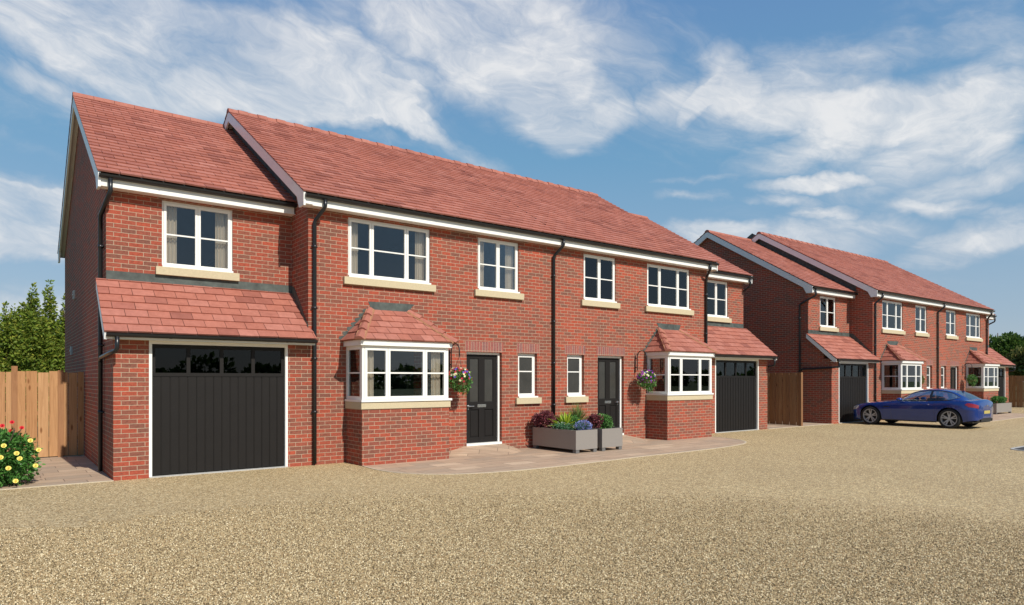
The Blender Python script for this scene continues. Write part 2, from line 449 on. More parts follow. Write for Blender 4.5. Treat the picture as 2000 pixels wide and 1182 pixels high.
PIT = .603; CP = 1/math.sqrt(1+PIT*PIT); SP = PIT*CP
ZE = 5.055; EO = .265
def roof_slopes(mb, x0, x1, yfront, yback, ze, phase=0.0):
    ym = (yfront+yback)/2; L = (ym-yfront)/CP
    tiles(mb, (0, yfront, ze), (1, 0, 0), (0, CP, SP), L, lambda v: (x0, x1), phase=phase)
    tiles(mb, (0, yback, ze), (1, 0, 0), (0, -CP, SP), L, lambda v: (x0, x1), phase=phase)
    return ym, ze+(ym-yfront)*PIT
def deck(mb, x0, x1, yfront, yback, ze, t0=.03, t1=.09):
    ym = (yfront+yback)/2; zr = ze+(ym-yfront)*PIT
    k0 = t0/CP; k1 = t1/CP
    mb.prism([(yfront, ze-k0), (ym, zr-k0), (ym, zr-k1), (yfront, ze-k1)], 'x', x0, x1)
    mb.prism([(yback, ze-k0), (ym, zr-k0), (ym, zr-k1), (yback, ze-k1)], 'x', x0, x1)
def barge(mb, x0, x1, yf, yb, ze, depth=.20, zb=4.80, wf=None):
    """verge board following both slopes with a box end at each eave"""
    ym = (yf+yb)/2; zr = ze+(ym-yf)*PIT; t = .012
    a = [(yf, ze-t), (ym, zr-t), (ym, zr-t-depth/CP), (yf+.36, ze-t+.36*PIT-depth/CP), (yf+.36-.12, zb), (yf, zb)]
    mb.prism(a, 'x', x0, x1)
    mb.prism([(2*ym-p[0], p[1]) for p in a], 'x', x0, x1)

def gutter(mb, x0, x1, yback, zt, r=.05):
    K = 8; prof = [(yback-r+math.cos(math.pi+math.pi*k/K)*r, zt-.0+math.sin(math.pi+math.pi*k/K)*r*1.0) for k in range(K+1)]
    prof = [(yback-2*r-.006, zt+.008)] + prof + [(yback, zt+.01)]
    inner = [(p[0]*.0+(yback-r)+(p[0]-(yback-r))*.88, zt+.004 if i in (0, len(prof)-1) else zt+(p[1]-zt)*.88) for i, p in enumerate(prof)]
    poly = prof+inner[::-1]
    # built as a strip solid
    n = len(prof)
    pts = [(x, q[0], q[1]) for x in (x0, x1) for q in prof+inner]
    m2 = 2*n; fs = []
    for i in range(n-1):
        fs.append((i, i+1, m2+i+1, m2+i)); fs.append((n+i+1, n+i, m2+n+i, m2+n+i+1))
    fs += [(0, m2, m2+n, n), (n-1, 2*n-1, m2+2*n-1, m2+n-1)]
    mb.add(pts, fs)
    for x in (x0, x1):     # stop ends
        mb.prism([(p[0], p[1]) for p in prof], 'x', x-.004, x+.004)
    x = x0+.9
    while x < x1-.3:       # brackets and unions
        pr = [((yback-r)+(p[0]-(yback-r))*1.07, zt+(p[1]-zt)*1.07) for p in prof]
        b0 = len(mb.v)
        mb.add([(xx, q[0], q[1]) for xx in (x-.02, x+.02) for q in pr], [(i, i+1, n+i+1, n+i) for i in range(n-1)])
        x += 1.9
    return mb

def pipe_clips(mb, x, y, zs, r=.036):
    for z in zs:
        mb.tube([(x, y, z-.03), (x, y, z+.03)], r+.004, 12)
        mb.box(x-.062, x+.062, y+.012, y+.024, z-.012, z+.012)

# ------------------------------------------------------------------ a house
def make_house(mir, label):
    bx = HALF/2 if not mir else W-HALF/2
    h = thing('brick_house', label, 'house', (bx, 4.8, 0), 'brick houses in two attached pairs')
    B = lambda mb, name, m, par=None, **k: mb.build(name, m, par or h, mir, **k)
    # ---- walls (one brick shell)
    w = MB()
    holes = [(0, M1, 2.37, 5.2), (.504, 2.775, -.01, 2.25), (3.953, 5.785, 3.605, 4.77), (7.0, 8.15, 3.605, 4.77), (6.70, 7.66, .145, 2.22), (8.13, 8.70, 1.19, 2.222), (4.16, 5.56, 1.19, 2.2)]
    wall_grid(w, 0, HALF, 0, 5.02, 0, .3, holes)
    wall_grid(w, .3, M1, 2.3, 5.02, S, .3, [(.85, 2.045, 3.605, 4.785)])
    k = .13
    # outer gable wall
    yr = (S+D)/2; zr = ZE+(yr-(S-EO))*PIT-k
    w.prism([(.3, 0), (D, 0), (D, ZE+EO*PIT-k), (yr, zr), (S, ZE+EO*PIT-k), (S, 3.28-.06), (.3, 2.78-.06)], 'x', 0, .3)
    # gable between wing and main
    yr2 = D/2; zr2 = ZE+(yr2+EO)*PIT-k
    w.prism([(.3, 0), (D, 0), (D, ZE+EO*PIT-k), (yr2, zr2), (.3, ZE+(EO+.3)*PIT-k)], 'x', M1, M1+.3)
    w.prism([(0, 5.021), (.3, 5.021), (.3, ZE+(EO+.3)*PIT-k), (0, ZE+EO*PIT-k)], 'x', M1, M1+.3)
    w.box(.3, M1, D-.3, D, 0, 5.02); w.box(M1+.3, HALF, D-.3, D, 0, 5.02)
    B(w, 'wall', M['brick'])
    # interior
    it = MB()
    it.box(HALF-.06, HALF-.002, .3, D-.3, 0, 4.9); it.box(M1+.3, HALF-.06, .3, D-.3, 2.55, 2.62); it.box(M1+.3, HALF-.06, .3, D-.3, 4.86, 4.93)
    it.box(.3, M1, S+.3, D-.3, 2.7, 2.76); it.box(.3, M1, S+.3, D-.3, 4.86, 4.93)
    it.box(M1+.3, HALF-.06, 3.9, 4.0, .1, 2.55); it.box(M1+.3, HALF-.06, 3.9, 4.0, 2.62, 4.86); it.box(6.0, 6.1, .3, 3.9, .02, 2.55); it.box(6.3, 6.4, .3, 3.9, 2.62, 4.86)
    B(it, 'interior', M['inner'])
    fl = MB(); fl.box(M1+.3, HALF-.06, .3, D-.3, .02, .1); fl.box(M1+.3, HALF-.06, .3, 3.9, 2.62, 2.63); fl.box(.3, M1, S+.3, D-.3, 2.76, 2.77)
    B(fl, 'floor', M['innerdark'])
    # ---- main roof
    r = MB(); x0 = M1-.19
    ym, zt = roof_slopes(r, x0, HALF, -EO, D+EO, ZE, phase=x0)
    ro = B(r, 'roof', M['tile'])
    d = MB(); deck(d, x0+.02, HALF, -EO+.03, D+EO-.03, ZE); B(d, 'roof_deck', M['inner'], ro)
    rd = MB(); ridge_tiles(rd, x0, HALF, ym, zt, .232, .115, alt=True, drop=.075); B(rd, 'ridge', M['tile'], ro)
    # wing roof
    r = MB(); ym1, zt1 = roof_slopes(r, -.154, M1, S-EO, D+EO, ZE, phase=-.154)
    ro1 = B(r, 'roof', M['tile'])
    d = MB(); deck(d, -.134, M1, S-EO+.03, D+EO-.03, ZE); B(d, 'roof_deck', M['inner'], ro1)
    rd = MB(); ridge_tiles(rd, -.154, x0+.03, ym1, zt1, .40, .12, drop=.075); B(rd, 'ridge', M['tile'], ro1)
    # verge boards
    b = MB(); barge(b, x0+.012, x0+.05, -EO+.02, D+EO-.02, ZE)
    b.box(x0+.05, M1, -EO+.02, -.0, 4.835, 4.85)
    B(b, 'barge_board', M['white'])
    b = MB(); barge(b, -.142, -.104, S-EO+.02, D+EO-.02, ZE)
    B(b, 'barge_board', M['white'])
    # verge soffits (follow the slope under the overhang)
    for (xa, xb, yf, yb) in ((x0+.05, M1, -EO, D+EO), (-.104, 0, S-EO, D+EO)):
        v = MB(); ymm = (yf+yb)/2; zz = ZE+(ymm-yf)*PIT; a = .115/CP; c = .13/CP
        v.prism([(yf+.1, ZE+.1*PIT-a), (ymm, zz-a), (ymm, zz-c), (yf+.1, ZE+.1*PIT-c)], 'x', xa, xb)
        v.prism([(yb-.1, ZE+.1*PIT-a), (ymm, zz-a), (ymm, zz-c), (yb-.1, ZE+.1*PIT-c)], 'x', xa, xb)
        B(v, 'verge_soffit', M['white'])
    # eaves: fascia with soffit, front and back
    f = MB()
    xe = HALF
    f.box(x0+.052, xe, -.225, -.205, 4.822, 5.0); f.box(x0+.052, xe, -.205, -.0, 4.824, 4.84)
    B(f, 'fascia', M['white'])
    f = MB(); f.box(x0+.052, xe, D+.205, D+.225, 4.822, 5.0); f.box(x0+.052, xe, D, D+.205, 4.824, 4.84); B(f, 'fascia', M['white'])
    f = MB()
    f.box(-.102, M1-.03, S-.225, S-.205, 4.822, 5.0); f.box(-.102, M1, S-.205, S, 4.824, 4.84)
    B(f, 'fascia', M['white'])
    g = MB(); gutter(g, x0+.04, HALF, -.226, 5.0); B(g, 'gutter', M['black'])
    g = MB(); gutter(g, -.13, M1+.0, S-.226, 5.0); B(g, 'gutter', M['black'])
    # lead flashing where the wing roof meets the gable
    fl = MB()
    for sgn in (0, 1):
        ya, yb_ = (S-EO+.02, yr) if not sgn else (D+EO-.02, yr)
        za = ZE+.02*PIT+.005; zb = zt1+.005
        fl.prism([(ya, za), (yb_, zb), (yb_, zb+.34), (ya, za+.34)], 'x', M1-.012, M1)
    B(fl, 'flashing', M['lead'])
    # ---- lean-to roof over the garage
    LT = .842; c2 = 1/math.sqrt(1+LT*LT); s2 = LT*c2
    ye = -.255; ze = 2.352; L = (S-ye)/c2
    r = MB()
    tiles(r, (0, ye, ze), (1, 0, 0), (0, c2, s2), L, lambda v: (-.154, M1+.065 if ye+v*c2 < -.01 else M1), g=.205, w=.335, th=.024, phase=-.154)
    lo = B(r, 'lean_to_roof', M['tile'])
    d = MB(); d.prism([(ye+.03, ze), (S, ze+(S-ye)*LT-.03), (S, ze+(S-ye)*LT-.10), (ye+.03, ze-.055)], 'x', -.13, M1)
    d.v = d.v; B(d, 'roof_deck', M['inner'], lo)
    b = MB(); t = .02
    b.prism([(ye+.01, ze-t), (S, ze+(S-ye)*LT-t), (S, ze+(S-ye)*LT-t-.15), (ye+.24, ze-t+.24*LT-.19), (ye+.1, 2.235), (ye+.01, 2.235)], 'x', -.148, -.112)
    B(b, 'barge_board', M['white'])
    f = MB(); f.box(-.110, M1+.05, -.215, -.195, 2.245, 2.335); f.box(-.110, M1+.05, -.195, 0, 2.25, 2.262); B(f, 'fascia', M['white'])
    g = MB(); gutter(g, -.125, M1+.06, -.216, 2.325, .05); B(g, 'gutter', M['black'])
    fl = MB(); zt3 = ze+(S-ye)*LT
    fl.box(0, M1-.006, S-.008, S, zt3-.03, zt3+.145)
    fl.prism([(-.004, ze+(0-ye)*LT-.02), (S-.008, zt3-.02), (S-.008, zt3+.135), (S-.14, zt3+.11), (-.004, ze+(-ye)*LT+.05)], 'x', M1-.008, M1)
    B(fl, 'flashing', M['lead'])
    # ---- windows
    window(h, mir, .85, 2.045, 3.605, 4.785, S, [.5])
    window(h, mir, 3.953, 5.785, 3.605, 4.77, 0, [.277, .703])
    window(h, mir, 7.0, 8.15, 3.605, 4.77, 0, [.5])
    window(h, mir, 8.13, 8.70, 1.19, 2.222, 0, [], curtains=False, recess=.085, fw=.045, barpos=.59, sillext=.09)
    # soldier courses
    so = MB(); so.uvswap = True; so.box(6.66, 7.70, -.004, 0, 2.222, 2.45); B(so, 'lintel', M['soldier'])
    so = MB(); so.uvswap = True; so.box(8.09, 8.78, -.004, 0, 2.224, 2.45); B(so, 'lintel', M['soldier'])
    # ---- front door
    fr = MB(); y = .10
    fr.box(6.70, 6.752, y-.02, y+.07, .20, 2.22); fr.box(7.608, 7.66, y-.02, y+.07, .20, 2.22); fr.box(6.752, 7.608, y-.02, y+.07, 2.168, 2.22)
    fr.box(6.70, 7.66, -.012, y+.07, .146, .198)
    B(fr, 'door_frame', M['white'], bevel=.003)
    dr = MB(); a, b_ = 6.757, 7.603; z0, z1 = .20, 2.163; yd = y+.012
    st = .10; mid = (a+b_)/2
    rails = [(z0, .32), (.94, 1.115), (2.075, z1)]
    for (q0, q1) in ((a, a+st), (mid-.075, mid+.075), (b_-st, b_)): dr.box(q0, q1, yd, yd+.045, z0, z1)
    for (q0, q1) in rails:
        dr.box(a+st, mid-.075, yd+.0005, yd+.0445, q0, q1); dr.box(mid+.075, b_-st, yd+.0005, yd+.0445, q0, q1)
    for (q0, q1) in ((a+st, mid-.075), (mid+.075, b_-st)):
        dr.box(q0, q1, yd+.022, yd+.035, .32, .94)
        dr.box(q0+.03, q1-.03, yd+.010, yd+.022, .35, .91)
        for (m0, m1, n0, n1) in ((q0, q0+.014, 1.115, 2.075), (q1-.014, q1, 1.115, 2.075)): dr.box(m0, m1, yd+.006, yd+.03, n0, n1)
    do = B(dr, 'front_door', M['door'], bevel=.004)
    p = MB()
    for (q0, q1) in ((a+st, mid-.075), (mid+.075, b_-st)): p.box(q0, q1, yd+.018, yd+.022, 1.115, 2.075)
    B(p, 'pane', M['obscure'], do)
    hd = MB(); hd.tube([(a+.06, yd, 1.02), (a+.06, yd-.012, 1.02)], .026, 14); hd.tube([(a+.06, yd-.01, 1.02), (a+.06, yd-.05, 1.02), (a+.10, yd-.055, 1.02), (a+.185, yd-.052, 1.02)], .010, 8)
    hd.tube([(a+.06, yd, .955), (a+.06, yd-.008, .955)], .014, 10)
    B(hd, 'handle', M['chrome'], do, smooth=False)
    lp = MB(); lp.box(mid-.115, mid+.115, yd-.008, yd-.0005, .99, 1.055); lp.box(mid-.09, mid+.09, yd-.014, yd-.008, 1.005, 1.04)
    B(lp, 'letter_plate', M['chrome'], do)
    # ---- garage door
    fr = MB(); gx0, gx1, gz = .504, 2.775, 2.25; gy = .055
    fr.box(gx0, gx0+.045, -.006, .12, 0, gz-.001); fr.box(gx1-.045, gx1, -.006, .12, 0, gz-.001); fr.box(gx0+.045, gx1-.045, -.006, .12, gz-.055, gz-.001)
    B(fr, 'garage_frame', M['white'])
    gd = MB(); a, b_ = gx0+.047, gx1-.047; n = 16; bw = (b_-a)/n
    for i in range(n):
        gd.box(a+i*bw+.006, a+(i+1)*bw-.006, gy, gy+.03, .035, 1.655)
        gd.box(a+i*bw+.018, a+i*bw+.021, gy-.003, gy, .035, 1.655)
    gd.box(a, b_, gy+.012, gy+.035, .03, 1.66)
    gd.box(a, b_, gy-.006, gy+.035, 1.662, 1.722); gd.box(a, b_, gy-.006, gy+.035, 2.13, 2.192)
    px = [a+.055+(b_-a-.055*2+.06)/4*i for i in range(5)]
    gd.box(a, a+.055, gy-.006, gy+.035, 1.722, 2.13); gd.box(b_-.055, b_, gy-.006, gy+.035, 1.722, 2.13)
    for i in range(1, 4): gd.box(px[i]-.06, px[i], gy-.006, gy+.035, 1.722, 2.13)
    go = B(gd, 'garage_door', M['door'])
    p = MB(); p.box(a+.05, b_-.05, gy+.012, gy+.016, 1.715, 2.135); B(p, 'pane', M['dglass'], go)
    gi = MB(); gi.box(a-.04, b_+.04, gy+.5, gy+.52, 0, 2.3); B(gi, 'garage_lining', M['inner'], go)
    # ---- bay window
    bl, brr, by = 3.91, 5.806, -.716
    bs = MB(); bs.box(bl, brr, by, 0, 0, 1.055); bo = B(bs, 'bay_base', M['brick'])
    ss = MB(); ss.prism([(bl-.022, 0), (bl-.022, by-.022), (brr+.022, by-.022), (brr+.022, 0)], 'z', 1.056, 1.187); B(ss, 'sill', M['stone'], bo, bevel=.004)
    f = MB()
    f.box(bl-.03, brr+.045, by-.045, 0, 1.190, 1.232)     # plastic cill board
    z0, z1 = 1.234, 2.245
    # front window of the bay
    f.box(bl+.0, bl+.055, by, by+.07, z0, z1); f.box(brr-.075, brr-.02, by, by+.07, z0, z1)
    xs = [bl+.055, 4.44, 5.245, brr-.075]; pn = MB()
    for i in range(3):
        a, b_ = xs[i]+.003, xs[i+1]-.003
        sash(f, a, b_, z0+.012, z1-.04, by-.008, by+.05, .046)
        f.box(a+.046, b_-.046, by+.004, by+.03, 1.722, 1.750)
        pn.box(a+.045, b_-.045, by+.014, by+.018, z0+.058, z1-.086)
    f.box(bl+.055, brr-.075, by, by+.07, z1-.038, z1); f.box(bl+.055, brr-.075, by, by+.07, z0, z0+.01)
    # side windows
    for (xa, xb, s_) in ((bl+.0, bl+.07, 1), (brr-.09, brr-.02, -1)):
        f.box(xa, xb, by+.073, by+.10, z0, z1); f.box(xa, xb, -.07, 0, z0, z1); f.box(xa, xb, by+.1, -.07, z1-.07, z1); f.box(xa, xb, by+.1, -.07, z0, z0+.06)
        f.box(xa+.02, xb-.02, by+.1, -.07, 1.722, 1.750)
        pn.box(xa+.03, xa+.034, by+.1, -.07, z0+.06, z1-.07)
    bf = B(f, 'bay_window', M['white'])
    B(pn, 'pane', M['glass'], bf)
    for (a, b_) in ((bl+.11, bl+.30), (brr-.34, brr-.13)):
        c = MB(); curtain(c, a, b_, by+.14, 1.25, 2.2, .014, 28, 3); B(c, 'curtain', M['curtain'], bf, smooth=True)
    ins = MB(); ins.box(bl+.08, brr-.1, by+.08, 0, 1.19, 1.236); B(ins, 'window_board', M['inner'], bf)
    ins = MB(); ins.box(bl+.08, brr-.1, by+.08, 0, 2.2, 2.243); B(ins, 'bay_ceiling', M['inner'], bf)
    fb = MB(); fb.box(bl-.055, brr+.035, by-.065, 0, 2.247, 2.345); B(fb, 'fascia', M['white'], bf)
    # bay roof, hipped
    rf = MB(); eX0, eX1, eY, eZ = bl-.10, brr+.08, by-.105, 2.356; tX0, tX1, tZ = 4.405, 5.295, 3.0
    slf = (tZ-eZ)/(-eY); cf = 1/math.sqrt(1+slf*slf); Lf = -eY/cf
    tiles(rf, (0, eY, eZ), (1, 0, 0), (0, cf, slf*cf), Lf, lambda v: (eX0+(tX0-eX0)*v/Lf, eX1+(tX1-eX1)*v/Lf), g=.21, w=.26, th=.022, phase=eX0+.06)
    for (e, t_, sg) in ((eX0, tX0, 1), (eX1, tX1, -1)):
        run = abs(t_-e); sl = (tZ-eZ)/run; cc = 1/math.sqrt(1+sl*sl); Ls = run/cc
        tiles(rf, (e, 0, eZ), (0, 1, 0), (sg*cc, 0, sl*cc), Ls, lambda v: (eY*(1-v/Ls), 0), g=.21, w=.26, th=.022, phase=-.05)
    rf.prism([(eX0+.01, -.002), (eX0+.01, eY+.01), (eX1-.01, eY+.01), (eX1-.01, -.002)], 'z', 2.346, 2.354)
    brf = B(rf, 'bay_roof', M['tile'])
    for (e, t_) in ((eX0, tX0), (eX1, tX1)):
        hp = MB(); mo = MB()
        A = Vector((e, eY, eZ)); T = Vector((t_, 0, tZ)); n = 4
        dirv = (T-A).normalized(); side = Vector((0, 0, 1)).cross(dirv).normalized(); up = dirv.cross(side); up = up if up.z > 0 else -up
        clampy = lambda q: Vector((q.x, min(q.y, -.001), q.z))
        for i in range(n):
            p0 = A+dirv*(T-A).length*(i/n-.03*(i == 0)); p1 = A+dirv*(T-A).length*((i+1)/n+.02)
            ww = .092; pts = []
            for (p_, h0, k_) in ((p0, .082, 1.0), (p1, .042, .93)):
                pts += [p_-side*ww*k_+up*(h0-.062), p_-side*ww*.5*k_+up*(h0-.014), p_+up*h0, p_+side*ww*.5*k_+up*(h0-.014), p_+side*ww*k_+up*(h0-.062)]
            hp.add([clampy(q) for q in pts], [(k_, k_+1, k_+6, k_+5) for k_ in range(4)]+[(4, 3, 2, 1, 0), (5, 6, 7, 8, 9)])
        B(hp, 'hip_tile', M['tile'], brf)
        q = []
        for (p_, h0) in ((A+dirv*.0, .03), (T, .03)):
            q += [p_-side*.100-up*.02, p_-side*.088+up*.012, p_+side*.088+up*.012, p_+side*.100-up*.02]
        mo.add([clampy(v) for v in q], [(0, 1, 5, 4), (1, 2, 6, 5), (2, 3, 7, 6), (3, 2, 1, 0), (4, 5, 6, 7)])
        B(mo, 'hip_mortar', M['mortar'], brf)
    fl = MB(); yl = -.005
    fl.prism([(4.43, 2.99), (5.27, 2.99), (5.33, 3.08), (5.41, 3.165), (4.37, 3.155), (4.405, 3.08)], 'y', yl, 0)
    for sg, e, t_ in ((-1, eX0+.02, tX0), (1, eX1-.02, tX1)):
        for i in range(7):
            fa, fb_ = i/7, (i+1)/7
            xa = e+(t_-e)*fa; za = eZ+(tZ-eZ)*fa+.01; xb = e+(t_-e)*fb_; zb = eZ+(tZ-eZ)*fb_+.01
            xb2 = e+(t_-e)*(fa+.3/7)
            poly = [(xa, za), (xb, zb), (xb+sg*.055, zb+.035), (xb+sg*.045, zb+.01), (xa+(xb-xa)*.25+sg*.085, za+.075), (xa+sg*.075, za+.03)]
            if sg > 0: poly = poly[::-1]
            fl.prism(poly, 'y', yl-.0006*(i % 2)-.0003*(sg > 0), 0)
    B(fl, 'flashing', M['lead'], brf)
    # ---- rainwater pipes
    pp = MB(); px_ = 3.262; py = -.055
    pp.tube([(px_+.115, -.283, 4.95), (px_+.115, -.283, 4.83), (px_+.10, -.25, 4.78), (px_+.015, -.075, 4.60), (px_, py, 4.56), (px_, py, 2.3), (px_, py, .03)], .036, 12)
    pipe_clips(pp, px_, py, (4.1, 2.95, 2.0, 1.0)); B(pp, 'downpipe', M['black'], smooth=True)
    if not mir:
        pp = MB(); px_ = HALF-.0
        pp.tube([(px_+.11, -.283, 4.95), (px_+.11, -.283, 4.83), (px_+.095, -.25, 4.78), (px_+.015, -.075, 4.60), (px_, py, 4.56), (px_, py, .03)], .036, 12)
        pipe_clips(pp, px_, py, (4.1, 3.0, 2.0, 1.0)); B(pp, 'downpipe', M['black'], smooth=True)
    # wing: gutter outlet turning round the corner, down the side wall
    pp = MB(); sx = -.052; sy = S+.30
    pp.tube([(.03, S-.283, 4.95), (.03, S-.283, 4.74), (.015, S-.26, 4.69), (sx+.0, sy-.05, 4.44), (sx, sy, 4.38), (sx, sy, 2.4), (sx, sy, .03)], .036, 12)
    for z in (3.9, 2.2, 1.05):
        pp.tube([(sx, sy, z-.03), (sx, sy, z+.03)], .040, 12); pp.box(sx+.01, sx+.052, sy-.06, sy+.06, z-.012, z+.012)
    B(pp, 'downpipe', M['black'], smooth=True)
    pp = MB(); pp.tube([(.02, -.268, 2.29), (.02, -.268, 2.10), (.005, -.24, 2.06), (sx, 0.0, 2.03), (sx, sy-.1, 1.99), (sx, sy-.01, 1.93)], .033, 12)
    B(pp, 'downpipe', M['black'], smooth=True)
    # vents on the gable wall
    for (yy, zz) in ((6.7, 3.62), (7.4, 2.32)):
        v = MB(); v.box(-.035, 0, yy-.11, yy+.11, zz-.1, zz+.1); v.box(-.05, -.035, yy-.09, yy+.09, zz-.02, zz+.02); B(v, 'wall_vent', M['vent'])
    # basket bracket on the wall
    ib = MB(); X = 6.26; K = []
    ib.box(X-.012, X+.012, -.012, 0, 1.80, 2.25)
    ib.tube([(X, -.01, 2.18), (X, -.075, 2.18)], .012, 8); ib.tube([(X, -.01, 1.93), (X, -.075, 1.93)], .012, 8)
    arc = [(X, -.075, 1.85), (X, -.075, 2.22)]+[(X, -.075-.16*(1-math.cos(t)), 2.22+.15*math.sin(t)) for t in [math.pi*i/12 for i in range(1, 13)]]+[(X, -.395, 2.12)]
    ib.tube(arc, .013, 8)
    B(ib, 'basket_bracket', M['iron'], smooth=True)
    return h

h1 = make_house(False, 'nearest red brick house at the left end, beside the lit timber fence and rose bush')
h2 = make_house(True, 'red brick house right of the central drainpipe in the near pair')
h3 = copy_tree(h1, DX, 0, 0, 'far pair red brick house with the blue coupe nosed up to its garage')
h4 = copy_tree(h2, DX, 0, 0, 'farthest red brick house at the right end, beyond the blue coupe')

# ------------------------------------------------------------------ ground
def sheet(name, poly, z, m):
    b = MB(); b.add([(x, y, z) for x, y in poly], [tuple(range(len(poly)))]); return struct(b.build(name, m))
sheet('ground', [(-400, -400), (500, -400), (500, 500), (-400, 500)], 0, M['grass'])
sheet('gravel_drive', [(-30, -40), (60, -40), (60, 12), (-30, 12)], .004, M['gravel'])
sheet('garden_lawn', [(-30, 4.5), (60, 4.5), (60, 40), (-30, 40)], .008, M['grass'])
def catmull(P, n=10):
    out = []
    for i in range(len(P)-1):
        p0 = Vector(P[max(i-1, 0)]); p1 = Vector(P[i]); p2 = Vector(P[i+1]); p3 = Vector(P[min(i+2, len(P)-1)])
        for k in range(n):
            t = k/n
            out.append(tuple(.5*((2*p1)+(p2-p0)*t+(2*p0-5*p1+4*p2-p3)*t*t+(3*p1-p0-3*p2+p3)*t**3)))
    out.append(tuple(P[-1])); return out
edge = catmull([(3.95, -.72), (3.93, -1.41), (4.09, -2.03), (4.55, -2.55), (5.24, -2.83), (6.28, -2.94), (7.6, -2.90), (9.2, -2.80), (10.9, -2.76), (12.4, -2.64), (13.53, -2.36), (14.2, -1.72), (14.42, -.76)], 8)
path_o = []
for dx in (0, DX):
    path_o.append(sheet('path', [(x+dx, y) for x, y in edge]+[(14.42+dx, .0), (3.95+dx, .0)], .009, M['paving']))
    b = MB(); wd = .045
    for i in range(len(edge)-1):
        a = Vector(edge[i]); c = Vector(edge[i+1]); t = (c-a).normalized(); n = Vector((t.y, -t.x))
        b.quad((a.x+dx, a.y, .0135), (c.x+dx, c.y, .0135), (c.x+n.x*wd+dx, c.y+n.y*wd, .0135), (a.x+n.x*wd+dx, a.y+n.y*wd, .0135))
        b.quad((a.x+n.x*wd+dx, a.y+n.y*wd, .0135), (c.x+n.x*wd+dx, c.y+n.y*wd, .0135), (c.x+n.x*wd+dx, c.y+n.y*wd, 0), (a.x+n.x*wd+dx, a.y+n.y*wd, 0))
    struct(b.build('path_edging', M['edging']))
    # ramps up to the doors
    for mir in (False, True):
        b = MB(); T = [(6.64, 0, .146), (7.72, 0, .146)]; G = [(5.95, 0, .010), (6.2, -.42, .010), (6.75, -.80, .010), (7.3, -.86, .010), (7.8, -.55, .010), (8.13, 0, .010)]
        pts = T+G
        fs = [(0, 2, 3), (0, 3, 4), (0, 4, 5, 1), (1, 5, 6), (1, 6, 7)]
        b.add(pts, fs)
        if mir: b.v = [(W-x, y, z) for x, y, z in b.v]; b.f = [tuple(reversed(f)) for f in b.f]
        b.v = [(x+dx, y, z) for x, y, z in b.v]
        struct(b.build('ramp_path', M['paving2']))
sheet('side_path', [(-30, .0), (0, .0), (0, 4.45), (-30, 4.45)], .012, M['paving'])
sheet('side_path', [(W, .0), (DX, .0), (DX, 12), (W, 12)], .012, M['paving'])
b = MB(); b.box(-30, -.0, -.05, .0, 0, .016); struct(b.build('path_edging', M['edging']))
b = MB(); b.box(W, DX, -.05, .0, 0, .016); struct(b.build('path_edging', M['edging']))
# garage thresholds
for dx in (0, DX):
    for mir in (False, True):
        x0, x1 = (.504, 2.775) if not mir else (W-2.775, W-.504)
        b = MB(); b.box(x0+dx, x1+dx, -.03, .3, 0, .02); struct(b.build('threshold_slab', M['kerb']))
# asphalt road corner with pale kerb
def rounded(x0, x1, y0, y1, r, off=0):
    pts = [(x1, y1+off), ]
    for k in range(13):
        t = math.pi/2+math.pi/2*k/12
        pts.append((x0+r+math.cos(t)*(r+off), y1-r+math.sin(t)*(r+off)))
    pts += [(x0-off, y0), (x1, y0)]
    return pts
sheet('road', rounded(16.86, 40, -26, -6.98, .42), .012, M['asphalt'])
b = MB(); a = rounded(16.86, 40, -26, -6.98, .42, .0); c = rounded(16.86, 40, -26, -6.98, .42, .06)
for i in range(len(a)-2):
    b.quad((*a[i], .02), (*a[i+1], .02), (*c[i+1], .02), (*c[i], .02)); b.quad((*c[i], .02), (*c[i+1], .02), (*c[i+1], 0), (*c[i], 0))
    b.quad((*a[i+1], .02), (*a[i], .02), (*a[i], 0), (*a[i+1], 0))
struct(b.build('kerb', M['kerb']))

